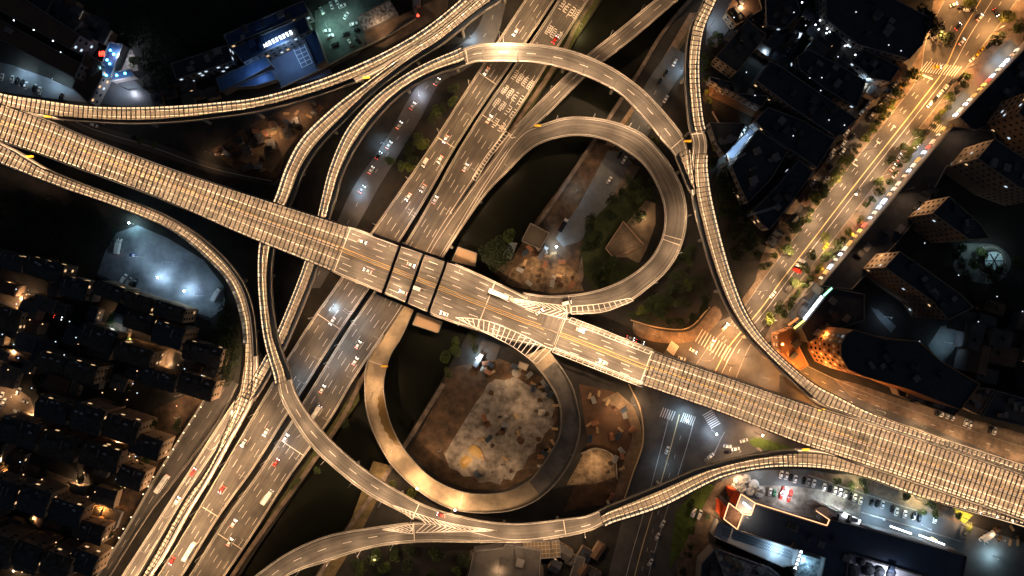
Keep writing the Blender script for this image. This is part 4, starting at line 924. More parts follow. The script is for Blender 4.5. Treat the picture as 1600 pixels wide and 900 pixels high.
# ------------------------------------------------------------------ shopping centre, lower right
building('huge dark blue flat roof of the shopping centre', [(1180,788),(1292,823),(1298,812),(1345,824),(1510,869),(1495,960),(1420,960),(1440,898),(1326,864),(1316,960),(1270,960),(1290,871),(1153,828),(1163,803)], 14, mat('mall_roof', (.035,.055,.095), .6, noise=(.022,.036,.066), nscale=.05), wall_grey, name='shopping_centre', cat='shopping centre', seed=70, win=False, clutter=6)
def neon(lb, pts, z, closed=True, m_=orange_e, wd=.45):
    c = P(*pts[0], z); mb = MB(); n = len(pts)
    for k in range(n if closed else n-1): mb.bar(P(*pts[k],z)-c, P(*pts[(k+1)%n],z)-c, wd, .3)
    tag(mb.build('neon_outline', m_, origin=tuple(c)), lb, 'neon light', 'neon outlines on the shopping centre')
neon('orange neon line running along the north roof edge', [(1180,786),(1292,821),(1296,812),(1275,798)], 15.1, False)
def box_roof(lb, pts, h, m, z=15.2):
    building(lb, pts, h, m, wall_grey, win=False, clutter=0, seed=len(lb), name='roof_pavilion', cat='pavilion'); neon('glowing orange outline around the '+('upper' if 'upper' in lb else 'lower')+' hexagonal roof', pts, h+.9)
box_roof('upper grey hexagonal roof with a white light, framed in orange', [(1158,772),(1180,786),(1173,805),(1160,803),(1150,793)], 16, mat('hex_grey', (.22,.22,.24), .6))
box_roof('lower dark brown hexagonal roof framed in orange', [(1139,786),(1161,803),(1152,827),(1131,811)], 15, mat('hex_brown', (.20,.12,.08), .7, noise=(.09,.05,.035), nscale=.4))
redm = mat('red_awning', (.75,.10,.03), .6)
for lb, pts in (('upper red awning beside the hexagonal grey roof', [(1146,770),(1157,771),(1151,790),(1140,783)]), ('lower red awning, rounded, beside the brown hexagonal roof', [(1131,790),(1138,793),(1130,811),(1124,808)])):
    c = Pg(pts[0]); mb = MB(); mb.prism([P(*p,14)-c for p in pts], 12.8, 14, bottom=True); mb.prism([(P(*p,14)-c)*1.0 for p in pts[:3]], .2, 12.6); tag(mb.build('awning', redm, origin=(c.x,c.y,0)), lb, 'awning')
mb = MB(); mb.bar((0,0,0), P(1173,795,16.4)-P(1161,785,16.4), 1.0, .3); tag(mb.build('roof_lamp', emat('white_tube', (.9,.95,1), 4), origin=tuple(P(1161,785,16.9))), 'bright white tube light on the upper hexagonal roof', 'lamp')
terr = building('pale lower roof with a fish-scale pattern, lit bluish, south of the dark roof', [(1124,815),(1153,829),(1250,860),(1242,882),(1222,885),(1115,838)], 9, mat('scale_roof', (.34,.38,.42), .6), wall_grey, win=False, clutter=0, seed=72)
mb = MB(); c0 = Vector(terr.location)
for i in range(34):
    for j in range(6):
        t = i/34; a = P(1128+110*t+(j%2)*1.6, 824+38*t+j*2.4, 9.05)-c0; mb.bar(a+Vector((-.35,0,0)), a+Vector((.35,.1,0)), .55, .06)
mb.build('scale_pattern', mat('scale_dark', (.10,.13,.16), .6), terr)
building('striped metal roof beside the glowing letter column', [(1252,866),(1288,876),(1280,905),(1242,900)], 9.5, mat('ribbed_roof', (.30,.31,.32), .4, .4, noise=(.06,.07,.08), nscale=.5), wall_grey, win=False, clutter=0, seed=73)
building('slatted grey roof with diagonal ribs at the bottom edge', [(1116,856),(1200,886),(1225,905),(1150,920),(1125,890)], 8, mat('slat_roof', (.24,.25,.27), .5, .2, noise=(.05,.05,.055), nscale=.4), wall_grey, win=False, clutter=6, seed=74)
building('dark navy annex at the bottom edge left of the slatted roof', [(1096,880),(1116,858),(1128,890),(1140,940),(1090,940)], 9, roof_dark, wall_grey, win=False, seed=75, clutter=2)
building('pale roof terrace with round dark skylights at the bottom edge', [(1327,866),(1360,876),(1440,900),(1430,960),(1316,960)], 11, mat('terrace_white', (.50,.50,.54), .7), wall_grey, win=False, clutter=0, seed=76)
for i, (x, y, r) in enumerate(((1345,876,2.6),(1356,889,3.6),(1374,893,3.0),(1391,896,2.5),(1330,893,4.5))):
    mb = MB(); mb.cyl((0,0), r, 0, 1, 20, r*.95); mb.cyl((0,0), r*.95, 1, 1.8, 20, r*.4); tag(mb.build('skylight', roof_dark, origin=tuple(P(x,y,11.05))), 'dark domed skylight, %s from the west on the pale roof terrace' % ordn((2,0,3,4,1)[0] if False else (1,2,3,4,0)[i]), 'skylight', 'domed skylights on the terrace')
sg = empty('letter_sign', tuple(P(1247,872,10)), label='column of white glowing letters between scale roof and striped roof', cat='sign')
for i in range(5):
    q = P(1252-9*i/4, 862+25*i/4, 11)-Vector(sg.location); mb = MB(); mb.bar((-.7,-.8,0),(0,.8,0),.35,.3); mb.bar((.7,-.8,0),(0,.8,0),.35,.3); mb.bar((-.4,-.1,.02),(.4,-.1,.02),.3,.3); o = mb.build('character', white_e, sg); o.location = q; o.rotation_euler = (0,0,math.radians(-20))
building('white covered arcade glowing brightly at its east end', [(1270,794),(1284,790),(1345,812),(1342,826),(1300,815)], 10, mat('arcade_white', (.7,.7,.7), .6), wall_grey, win=False, clutter=3, seed=77)
for i, (a, b, m_, lb) in enumerate((((1391,822),(1424,834), emat('strip_white', (.85,.93,1), 5), 'bright white shopfront strip, the western one of the mall street'), ((1436,836),(1476,851), emat('strip_white', (.85,.93,1), 5), 'bright white shopfront strip, the eastern one of the mall street'),
                         ((1455,840),(1464,845), emat('strip_yellow', (1,.7,.15), 5), 'small yellow lit stand at the eastern shopfront strip'), ((1317,803),(1344,816), emat('strip_glare', (.9,.95,1), 2.5), 'white glaring light panel at the end of the arcade'))):
    c = (P(*a,6)+P(*b,6))/2; mb = MB(); z = 10.9 if i == 3 else 6; mb.bar(P(*a,z)-c, P(*b,z)-c, 2.6 if i == 3 else .8, .3); tag(mb.build('light_strip', m_, origin=tuple(c)), lb, 'light')
# white sculpture garden / playground pieces
for i, (x, y, r) in enumerate(((1155,752,3.5),(1166,748,2.6),(1178,757,3.0),(1187,768,3.4),(1160,763,2.4),(1172,768,2.4),(1148,760,2.2))):
    rnd = random.Random(i); mb = MB(); mb.cyl((0,0), r, 0, .6, 16, r*.9)
    for k in range(5): a = rnd.uniform(0, 2*PI); mb.cyl((r*.5*math.cos(a), r*.5*math.sin(a)), r*.28, .6, 1.2+rnd.random()*1.6, 10, r*.12)
    tag(mb.build('play_sculpture', mat('white_plaster', (.42,.42,.42), .6), origin=tuple(Pg((x,y)))), 'white rounded play sculpture, %s in the cluster above the red awnings' % ordn((1,2,3,6,4,5,0)[i]), 'sculpture', 'white play sculptures')
# bottom centre
building('large grey flat roof at the bottom edge with a white frame line', [(740,862),(786,856),(790,850),(845,860),(842,905),(845,960),(715,960),(735,890)], 8, roof_grey, wall_grey, win=False, clutter=2, seed=80)
gr = building('meshed glasshouse roof behind the grey roof at the bottom', [(818,847),(874,844),(876,870),(820,874)], 6, mat('mesh_roof', (.14,.11,.08), .5), wall_grey, win=False, clutter=0, seed=81)
mb = MB(); c0 = Vector(gr.location)
for i in range(11): t = i/10; mb.bar(P(818+56*t,847-3*t,6.2)-c0, P(820+56*t,874-4*t,6.2)-c0, .25, .2)
for i in range(5): t = i/4; mb.bar(P(818+2*t,847+27*t,6.2)-c0, P(874+2*t,844+26*t,6.2)-c0, .25, .2)
mb.build('mesh_bars', mat('mesh_bar', (.35,.28,.2), .6), gr)
building('narrow grey shed roof at the bottom edge near the service road', [(901,868),(914,872),(906,905),(890,905)], 4, roof_grey, wall_grey, win=False, clutter=0, seed=82, name='shed')
# loop interior huts
building('square dark site roof with a pale rim inside the loop', [(829,349),(858,364),(844,389),(815,376)], 4, mat('hut_roof', (.10,.08,.06), .8), conc, win=False, clutter=0, seed=83, name='site_hut', cat='hut')
building('small pale blue hut beside the canal inside the loop', [(796,379),(808,380),(798,406),(785,401)], 3.5, mat('hut_blue', (.18,.24,.28), .5), wall_grey, win=False, clutter=0, seed=84, name='site_hut', cat='hut')
building('angular dark park building with low walls inside the loop', [(946,388),(974,346),(996,372),(1006,382),(980,394),(958,402)], 1.6, mat('park_roof', (.10,.075,.055), .9, noise=(.05,.04,.03), nscale=.3), wall_tan, win=False, clutter=0, seed=85, name='park_building')
building('small white site office under the highway edge', [(812,565),(826,570),(822,579),(809,574)], 3, mat('office_roof', (.5,.42,.33), .8), conc, win=False, clutter=0, seed=86, name='site_hut', cat='hut')
building('brown open-topped concrete abutment box south of the highway, by the canal', [(652,489),(690,504),(684,520),(645,507)], 6, mat('abut', (.35,.24,.15), .9), conc, win=False, clutter=0, seed=87, name='abutment', cat='abutment')
building('brown concrete abutment box north of the highway, by the canal', [(716,386),(745,396),(742,416),(706,408)], 6, MATS['abut'], conc, win=False, clutter=0, seed=88, name='abutment', cat='abutment')
# steel portal frame across the highway
pf = empty('portal_frame', tuple(P(648,435,21)), label='black steel frame with three crossbeams over the middle of the highway', cat='portal frame')
def pfp(x, y, z=33): return P(x, y, z)-Vector(pf.location)
beams = [((627,379),(597,462)),((663,394),(633,478)),((698,407),(668,491))]
for a, b in beams:
    mb = MB(); mb.bar(pfp(*a), pfp(*b), 1.3, 1.2); mb.build('crossbeam', steel, pf)
    for q in (a, b):
        t = P(*q, 33); mb = MB(); mb.bar(Vector((t.x, t.y, 21.2))-Vector(pf.location), Vector((t.x, t.y, 32.5))-Vector(pf.location), .7); mb.build('post', steel, pf)
for a, b in (((583,367),(712,412)), ((588,457),(672,492))):
    mb = MB(); mb.bar(pfp(*a,33), pfp(*b,33), 1.5, 1.2); mb.build('side_beam', steel, pf)
# ------------------------------------------------------------------ trees
def crown_mesh(seed, n=900, flat=.8):
    rnd = random.Random(seed); mb = MB(); blobs = [(rnd.uniform(-.6,.6), rnd.uniform(-.6,.6), rnd.uniform(-.3,.35), rnd.uniform(.35,.6)) for _ in range(9)]
    for _ in range(n):
        bx, by, bz, br = rnd.choice(blobs); th, ph = rnd.uniform(0, 2*PI), math.acos(rnd.uniform(-.7, 1)); rr = br*rnd.uniform(.7, 1.08)
        c = Vector((bx+rr*math.sin(ph)*math.cos(th), by+rr*math.sin(ph)*math.sin(th), (bz+rr*math.cos(ph))*flat)); s_ = rnd.uniform(.05, .12)
        u = Vector((rnd.gauss(0,1), rnd.gauss(0,1), rnd.gauss(0,.6))).normalized(); v = u.cross(Vector((rnd.gauss(0,1), rnd.gauss(0,1), rnd.gauss(0,1)))).normalized()
        mb.quad(c-u*s_, c+v*s_*.7, c+u*s_, c-v*s_*.7)
    return mb
TREE = {}
def tree(px, py, r=3.0, m=leaf, label='', group='', z=0, name='tree', seed=None):
    seed = random.randint(0, 3) if seed is None else seed; key = (seed, m.name); h = r*1.9
    if key not in TREE:
        root = empty(name); t = MB(); t.cyl((0,0), .10, -1.35, -.1, 7, .05)
        for k in range(4): a = k*1.6+seed; t.bar((0,0,-.35), (.45*math.cos(a), .45*math.sin(a), .15), .05)
        t.build('trunk', bark, root); crown_mesh(seed).build('crown', m, root); TREE[key] = root; o = root
    else: o = copy_tree(TREE[key])
    r *= 1.2; p = P(px, py, h*.9); o.location = (p.x, p.y, z+1.35*r); o.scale = (r, r, r); o.rotation_euler = (0,0,random.uniform(0, 6.28)); tag(o, label, 'tree', group); return o
def inside(p, poly):
    c = False; n = len(poly)
    for i in range(n):
        a, b = poly[i], poly[(i+1)%n]
        if (a[1] > p[1]) != (b[1] > p[1]) and p[0] < (b[0]-a[0])*(p[1]-a[1])/(b[1]-a[1])+a[0]: c = not c
    return c
def scatter(poly, n, mind, rnd):
    xs = [p[0] for p in poly]; ys = [p[1] for p in poly]; out = []; k = 0
    while len(out) < n and k < n*60:
        k += 1; p = (rnd.uniform(min(xs), max(xs)), rnd.uniform(min(ys), max(ys)))
        if inside(p, poly) and all((p[0]-q[0])**2+(p[1]-q[1])**2 > mind*mind for q in out): out.append(p)
    return out
rnd = random.Random(3)
def grove(label, poly, n, mind=9, r=(2.2,3.6), ms=(leaf3, leaf3, leaf)):
    for i, p in enumerate(sorted(scatter(poly, n, mind, rnd), key=lambda t: t[1])):
        m_ = rnd.choice(ms); q = rnd.uniform(*r); tree(*p, q, m_, '%s %s, %s from the top' % ('small' if q < sum(r)/2 else 'broad', label, ordn(i)), label)
grove('dark tree in the grove right of the enclosed ramp', [(1112,245),(1132,262),(1160,320),(1195,375),(1185,400),(1150,400),(1135,340),(1118,290)], 22)
grove('tree in the narrow strip beside the right-hand ramp', [(1098,85),(1112,60),(1125,48),(1132,52),(1116,92),(1106,125),(1112,190),(1118,235),(1110,235),(1102,160)], 12, 7, (1.5,2.4), (leaf2, leaf, leaf3))
grove('dark tree in the wood beside the orange crossroads', [(1060,400),(1078,380),(1095,420),(1115,475),(1085,508),(1040,512),(1000,505),(960,498),(1000,480),(1040,450)], 25, 9, (2.2,3.4), (leaf3, leaf3, leaf))
grove('dark tree inside the tear-shaped loop', [(918,345),(945,320),(1005,268),(1022,290),(1018,305),(990,318),(962,350),(940,385),(950,405),(980,415),(960,440),(925,450),(912,420)], 18, 9)
grove('tree below the merging ramps at the bottom', [(530,900),(560,868),(600,855),(690,852),(735,858),(720,900)], 15, 10, (2.4,3.6), (leaf3, leaf, leaf3))
grove('tree on the slope beside the street under the ring ramp', [(600,250),(640,222),(690,160),(710,120),(735,120),(690,190),(655,240),(620,300),(595,300)], 13, 9, (2,3.2), (leaf, leaf3, leaf2))
grove('tree among the apartment blocks at lower left', [(-10,575),(110,590),(215,630),(215,650),(100,615),(60,620),(-10,590)], 6, 10, (2.2,3.4), (leaf3,))
grove('tree on the embankment by the service road', [(240,650),(300,620),(300,640),(230,740),(190,810),(150,880),(140,870),(190,780)], 10, 9, (1.8,2.8), (leaf3, leaf, leaf3))
grove('tree on the canal bank south of the highway', [(685,545),(720,520),(742,528),(742,548),(700,585),(690,570)], 6, 8, (2.2,3), (leaf3, leaf))
grove('tree on the bank beside the expressway', [(470,735),(500,700),(545,640),(552,648),(500,730),(440,800),(430,800)], 6, 10, (1.5,2.2), (leaf, leaf3))
grove('tree in the courtyard between the unlit towers', [(1410,290),(1450,270),(1480,295),(1440,330),(1400,375),(1380,380)], 5, 10, (2.2,3.2), (leaf3,))
grove('tree around the round plaza', [(1500,440),(1470,430),(1490,395),(1520,375),(1570,380),(1600,400),(1590,450),(1550,455)], 10, 12, (2.4,3.4), (leaf3, leaf))
grove('tree behind the rounded tower', [(1460,500),(1540,450),(1640,460),(1640,560),(1560,560),(1520,520)], 8, 11, (2.6,3.8), (leaf3,))
# lit trees that can be told apart
for i, (x, y, r, m, lb) in enumerate([(1425,116,3.6,leaf2,'bright yellow-green tree at the kerb just below the zebra crossing'),(1404,143,3.2,leaf,'green tree on the avenue island west of the yellow taxi'),(1379,172,3.3,leaf2,'bright tree on the west avenue island, above the parked black cars'),
   (1318,250,2.8,leaf2,'yellowish tree on the west island near the white road arrow'),(1310,268,3.0,leaf,'dark green tree at the tip of the west avenue island'),(1285,290,3,leaf3,'dark tree by the avenue next to the police-coloured car'),(1272,312,3.2,leaf2,'brightly lit round tree on the lower west avenue island'),
   (1287,304,2.2,leaf3,'small dark tree leaning over the avenue beside the bright round tree'),(1228,388,3.2,leaf,'tree on the verge below the black hall, near the ramp'),(1236,352,3,leaf3,'dark tree between the avenue and the twin-ridged hall'),
   (1482,150,2.8,leaf,'green tree on the east island opposite the zebra crossing'),(1434,208,2.6,leaf3,'small dark tree in the middle of the east island'),(1410,230,2.4,leaf,'tree on the east island below the small dark tree'),(1392,252,2.6,leaf3,'dark tree on the east avenue island near the turning bay'),
   (1372,282,2.6,leaf,'bushy tree on the lower east island, opposite the twin-ridged hall'),(1290,372,2.6,leaf2,'yellowish tree near the yellow minibus on the east side'),(1268,398,2.6,leaf3,'dark tree south of the yellow minibus'),(1258,420,2.6,leaf,'tree beside the three parked vans on the east island'),
   (1243,440,2.8,leaf,'tree below the three parked vans on the east island'),(1216,480,3.0,leaf,'round tree at the southern tip of the east island'),(1203,498,2.8,leaf2,'yellowish tree where the ramp crosses the avenue'),
   (1460,38,6.5,leaf3,'very large dark tree overhanging the avenue near the top'),(1440,22,5.5,leaf3,'large dark tree north-west of the avenue, top'),(1478,58,4,leaf3,'dark tree at the foot of the very large one'),(1515,5,3,leaf2,'amber-lit tree at the top of the avenue'),
   (1560,60,3.6,leaf3,'dark tree beside the row of taxis on the east side'),(1575,25,3.5,leaf2,'brown-lit tree at the top right corner'),(1590,40,3.8,leaf,'green tree in the top right corner behind the avenue'),
   (1365,758,0,leaf,''),(1349,772,0,leaf,'')]):
    if r: tree(x, y, r, m, lb, 'trees along the avenue')
avt = [(1425,116),(1404,143),(1379,172),(1318,250),(1310,268),(1285,290),(1272,312),(1228,388),(1236,352),(1482,150),(1434,208),(1410,230),(1392,252),(1372,282),(1290,372),(1268,398),(1258,420),(1243,440),(1216,480),(1203,498)]
for side, ln in (('west', [(1428,112),(1386,176),(1331,246),(1283,307),(1229,378),(1196,418)]), ('east', [(1512,122),(1472,176),(1416,246),(1366,311),(1316,376),(1265,436),(1225,488)])):
    q = resample(np.array(ln, float), 36); k = 0
    for p in q:
        if rnd.random() < .18 or min((p[0]-t[0])**2+(p[1]-t[1])**2 for t in avt) < 60: continue
        tree(p[0]+rnd.uniform(-3,3), p[1]+rnd.uniform(-3,3), rnd.uniform(1.5,2.7), rnd.choice((leaf, leaf2, leaf3, leaf)), 'kerbside tree in the %s row of the avenue, %s from the top' % (side, ordn(k)), 'kerbside trees of the avenue'); k += 1
for i, (x, y, r, m, lb) in enumerate([(1307,752,2.2,leaf,'round tree on the brick strip west of the small lawn'),(1331,760,2.2,leaf,'second round tree on the brick strip by the parked cars'),(1350,751,2.6,leaf3,'dark tree between the two western bright lawns'),(1352,766,1.8,leaf,'small tree beside the dark parked car'),
   (1416,776,2.2,leaf3,'tree casting shade on the middle bright lawn'),(1442,800,2.0,leaf,'tree near the dark cars of the mall street'),(1462,805,2.2,leaf,'tree by the white car east of the mall street'),(1456,788,2.4,leaf3,'dark tree at the end of the middle bright lawn'),(1498,806,1.8,leaf,'small tree beside the easternmost lawn'),
   (1190,691,0,leaf,''),(613,757,2.2,leaf2,'small yellow-green tree between the two loops of the south side'),(643,770,2.8,leaf2,'bright round green tree tucked between the two curved ramps'),(795,368,3.4,leaf,'tree on the canal edge beside the blue hut'),(1000,340,3.6,leaf3,'dark tree standing on the park plaza'),
   (1023,218,2.2,leaf2,'small bright green tree between the ring ramp and the loop'),(208,97,3.0,leaf,'green tree at the edge of the pale yard by the blue canopies'),(218,218,2,leaf2,'yellow shrub-like tree under the upper left ramp, western'),(240,228,2,leaf2,'yellow shrub-like tree under the upper left ramp, eastern'),
   (1168,515,2.2,leaf2,'yellow-lit palm-like tree at the orange crossroads'),(1055,575,2.5,leaf,'tree beside the zebra crossing west of the crossroads'),(1002,485,2.6,leaf2,'bright green tree at the wood edge below the loop'),(1035,492,2.4,leaf,'green tree in the wood near the crossroads path'),
   (1108,745,2.4,leaf,'tree on the lawn left of the red awnings'),(1080,790,2.6,leaf,'tree on the lawn beside the two parked vans')]):
    if r: tree(x, y, r, m, lb, 'single trees about the interchange')
palm = empty('palm_tree', tuple(Pg((1503,820))), label='palm tree with spread fronds at the end of the mall street', cat='palm tree')
mb = MB(); mb.cyl((0,0), .35, 0, 6, 8, .2); mb.build('trunk', bark, palm); mb = MB()
for k in range(14):
    a = k*2*PI/14; p0 = Vector((0,0,6))
    for j in range(5):
        t0, t1 = j/5, (j+1)/5; q0 = Vector((3.6*t0*math.cos(a), 3.6*t0*math.sin(a), 6+1.1*t0-2.4*t0*t0)); q1 = Vector((3.6*t1*math.cos(a), 3.6*t1*math.sin(a), 6+1.1*t1-2.4*t1*t1)); n = Vector((-math.sin(a), math.cos(a), 0))
        mb.quad(q0-n*.4*(1-t0), q0+n*.4*(1-t0), q1+n*.4*(1-t1), q1-n*.4*(1-t1))
mb.build('fronds', leaf2, palm)
def mass(label, poly, n, r=4):      # woods that read as one dark mass
    mb = MB(); rr = random.Random(len(label)); cs = scatter(poly, 60, 8, rr)
    for c in cs:
        p0 = P(c[0], c[1], 6); R_ = rr.uniform(2.6, r)
        for _ in range(n):
            th, ph = rr.uniform(0, 2*PI), math.acos(rr.uniform(-.2, 1)); q = p0+Vector((R_*math.sin(ph)*math.cos(th), R_*math.sin(ph)*math.sin(th), R_*.7*math.cos(ph)-1))
            u = Vector((rr.gauss(0,1), rr.gauss(0,1), rr.gauss(0,.5))).normalized()*.5; v = u.cross(Vector((rr.gauss(0,1), rr.gauss(0,1), rr.gauss(0,1)))).normalized()*.35
            mb.quad(q-u, q+v, q+u, q-v)
    tag(mb.build('woods', leaf3), label, 'woods', kind='stuff')
mass('dense unlit woods at the top left behind the yards', [(200,-10),(345,-10),(350,50),(300,80),(268,98),(262,140),(225,130),(222,80),(190,50)], 110)
mass('dense unlit woods left of the lorry yard', [(-10,310),(60,300),(160,335),(178,365),(160,398),(140,425),(60,400),(-10,380)], 110)
mass('dark woods beside the south-west ramp below the lorry yard', [(352,470),(366,500),(370,560),(352,600),(335,560),(340,510)], 110, 3.5)
mass('dark shrubs along the upper bank of the canal', [(752,392),(782,372),(800,398),(790,418),(770,420)], 90, 3)
# ------------------------------------------------------------------ cars
def loft(mb, secs):   # secs: list of (x, halfwidth, z0, z1)
    i = len(mb.v)
    for x, hw, z0, z1 in secs: mb.v += [(x,-hw,z0),(x,hw,z0),(x,hw*.93,z1),(x,-hw*.93,z1)]
    for k in range(len(secs)-1):
        a = i+4*k; b = a+4
        for j in range(4): mb.f.append((a+j, b+j, b+(j+1)%4, a+(j+1)%4))
    mb.f.append((i,i+1,i+2,i+3)); j = i+4*(len(secs)-1); mb.f.append((j+3,j+2,j+1,j))
CARC = {'white': (.72,.72,.70), 'black': (.012,.012,.014), 'silver': (.38,.39,.40), 'red': (.45,.03,.02), 'grey': (.12,.12,.13), 'blue': (.03,.06,.16), 'yellow': (.65,.42,.03), 'green': (.04,.20,.10)}
CARP = {}
hl_e = emat('headlight_on', (.9,.95,1), 14); tl_e = emat('taillight_on', (1,.05,.02), 10); hl_off = mat('headlight_off', (.5,.5,.5), .2); tl_off = mat('taillight_off', (.3,.02,.02), .3)
def car_proto(col, kind, on):
    pm = mat('car_paint_'+col, CARC[col], .25, .1, spec=.5); root = empty({'car':'car','van':'van','bus':'bus','truck':'lorry'}[kind]); L_, W_, H_ = {'car':(4.5,1.8,1.45),'van':(5.2,1.9,2.0),'bus':(11,2.5,3.1),'truck':(8.5,2.4,3.0)}[kind]
    a, hw = L_/2, W_/2; mb = MB()
    if kind == 'car':
        loft(mb, [(-a,hw*.8,.35,.75),(-a+.25,hw*.96,.25,.92),(-.9,hw,.22,.98),(.8,hw,.22,.96),(a-.5,hw*.95,.24,.84),(a-.12,hw*.82,.3,.7),(a,hw*.7,.38,.6)]); loft(mb, [(-1.15,hw*.74,1.40,1.43),(-.9,hw*.78,1.38,1.46),(.25,hw*.78,1.38,1.46),(.4,hw*.74,1.38,1.42)]); mb.build('body', pm, root)
        g1 = MB(); loft(g1, [(.38,hw*.76,1.38,1.41),(1.15,hw*.88,.9,.97)]); g1.build('windscreen', glass_d, root)
        g2 = MB(); loft(g2, [(-1.72,hw*.85,.9,.97),(-1.12,hw*.75,1.38,1.41)]); g2.build('rear_window', glass_d, root)
        for s_ in (-1,1): g3 = MB(); g3.quad((-1.6,s_*hw*.94,.96),(1.05,s_*hw*.94,.96),(.35,s_*hw*.79,1.39),(-1.1,s_*hw*.79,1.39)); g3.build('side_window', glass_d, root)
    elif kind == 'van':
        loft(mb, [(-a,hw*.93,.3,1.9),(-a+.2,hw,.25,2.0),(a-1.6,hw,.25,1.98),(a-.6,hw*.97,.25,1.05),(a,hw*.85,.3,.85)]); mb.build('body', pm, root); g1 = MB(); g1.quad((a-1.5,-hw*.85,1.93),(a-1.5,hw*.85,1.93),(a-.7,hw*.88,1.14),(a-.7,-hw*.88,1.14)); g1.build('windscreen', glass_d, root)
    elif kind == 'bus':
        loft(mb, [(-a,hw*.96,.35,3.0),(-a+.3,hw,.3,3.1),(a-.3,hw,.3,3.1),(a,hw*.95,.35,2.9)]); mb.build('body', pm, root)
        for x in (-2.6, 1.4): m2 = MB(); m2.box(x-1.1,x+1.1,-.75,.75,3.1,3.32); m2.build('roof_unit', mat('roof_unit', (.45,.45,.44), .6), root)
        g1 = MB(); g1.quad((a+.01,-hw*.85,1.3),(a+.01,hw*.85,1.3),(a-.01,hw*.85,2.8),(a-.01,-hw*.85,2.8)); g1.build('windscreen', glass_d, root)
        for s_ in (-1,1): g3 = MB(); g3.quad((-a+.6,s_*(hw+.01),1.5),(a-.6,s_*(hw+.01),1.5),(a-.6,s_*(hw*.95),2.7),(-a+.6,s_*(hw*.95),2.7)); g3.build('side_window', glass_d, root)
    else:
        mb.box(-a, a-2.3, -hw, hw, .9, H_); mb.build('cargo_box', pm, root); m2 = MB(); loft(m2, [(a-2.1,hw*.95,.4,2.5),(a-.6,hw*.95,.4,2.5),(a,hw*.9,.45,1.6)]); m2.build('cab', mat('cab_white', (.5,.5,.5), .4), root)
        g1 = MB(); g1.quad((a-.58,-hw*.8,2.46),(a-.58,hw*.8,2.46),(a-.02,hw*.8,1.66),(a-.02,-hw*.8,1.66)); g1.build('windscreen', glass_d, root); m3 = MB(); m3.box(-a,a-.2,-.5,.5,.6,.88); m3.build('chassis', steel, root)
    wr = .33 if kind in ('car','van') else .5
    for x in (-a*.58, a*.6):
        for s_ in (-1,1):
            wm_ = MB(); i = 0; n = 10
            for q, y in ((0, s_*(hw-.22)), (1, s_*(hw+.02))):
                for k in range(n): t = 2*PI*k/n; wm_.v.append((x+wr*math.cos(t), y, wr+wr*math.sin(t)))
            for k in range(n): wm_.f.append((k,(k+1)%n,n+(k+1)%n,n+k))
            wm_.f.append(tuple(range(n,2*n))); wm_.f.append(tuple(range(n-1,-1,-1))); wm_.build('wheel', steel, root)
    for s_ in (-1,1):
        q = MB(); q.box(a-.35,a-.04 if kind in('car','van') else a+.03,s_*hw*.72-.16,s_*hw*.72+.16,.6,.74); q.build('headlight', hl_e if on else hl_off, root)
        q = MB(); q.box(-a-.03,-a+.12,s_*hw*.74-.15,s_*hw*.74+.15,.68,.84); q.build('taillight', tl_e if on else tl_off, root)
    return root
NC = [0]
def car(px, py, ang, col='white', kind='car', on=False, z=0.13, label='', group='', cat=None):
    key = (col, kind, on); NC[0] += 1
    if key not in CARP: CARP[key] = car_proto(*key); o = CARP[key]
    else: o = copy_tree(CARP[key])
    p = P(px, py, z); o.location = p; o.rotation_euler = (0,0,math.radians(ang)); tag(o, label, cat or {'car':'car','van':'van','bus':'bus','truck':'lorry'}[kind], group); return o
cn = {'w':'white','b':'black','s':'silver','r':'red','g':'grey','u':'blue','y':'yellow','n':'green'}
def row(ctx, end, pts, cols, ang, on=False, z=.13, kind='car'):
    """cars of a row: label counts from the named end"""
    for i, (p, c) in enumerate(zip(pts, cols)):
        a = ang if not isinstance(ang, (list, tuple)) else ang[i]
        car(p[0], p[1], a, cn[c], kind, on, z, '%s %s, %s from the %s %s' % (cn[c], kind if kind != 'truck' else 'lorry', ordn(i), end, ctx), 'vehicles '+ctx)
row('of the parked row under the lower right highway edge', 'west', [(1220,741),(1228,743),(1235,745),(1242,748),(1255,750),(1262,753),(1271,755),(1287,761),(1296,763),(1304,766),(1312,769),(1320,772),(1328,775),(1335,777),(1344,782),(1361,785),(1370,786),(1378,788)], 'wwbwbswwbwwwbwwbbs', 76)
row('of the loose row further east in the mall street', 'west', [(1393,794),(1400,799),(1413,803),(1427,805),(1436,809),(1460,811)], 'bwwbbw', 76)
row('of the coloured row on the pale terrace', 'west', [(1203,768),(1209,770),(1223,766),(1220,773),(1235,770),(1232,778)], 'wnrrrr', 78)
row('of the bluish car park at upper left', 'west', [(4,121),(20,124),(28,127),(36,130),(42,134),(55,138),(63,142),(97,152)], 'wwbbwbwb', 76)
row('in the dark street court behind the rounded tower', 'west', [(1463,643),(1471,645),(1480,648),(1488,651),(1508,660),(1515,663),(1546,671),(1553,673)], 'bwwwwwbw', 72)
row('in the green-lit car park near the mottled carport', 'top', [(526,2),(518,9),(503,17),(535,10),(541,25),(511,49),(516,57),(553,38),(557,47),(540,54),(524,70),(547,67),(560,64)], 'wwswwwwwbbbwb', [110,110,120,25,60,15,15,15,170,200,20,120,130])
row('of the dim car park at the left edge', 'top', [(4,618),(8,628),(30,611),(40,627),(28,643),(36,650),(2,636)], 'wwwwwgs', [70,75,60,-20,-25,-20,75])
row('of the three vans stacked beside the east avenue island', 'top', [(1253,409),(1249,416),(1245,423)], 'ssr', -25, kind='van')
row('of the line parked under the west avenue kerb', 'top', [(1411,133),(1404,122),(1398,132),(1391,141),(1384,155),(1378,162),(1371,172)], 'ywwbwwb', 50)
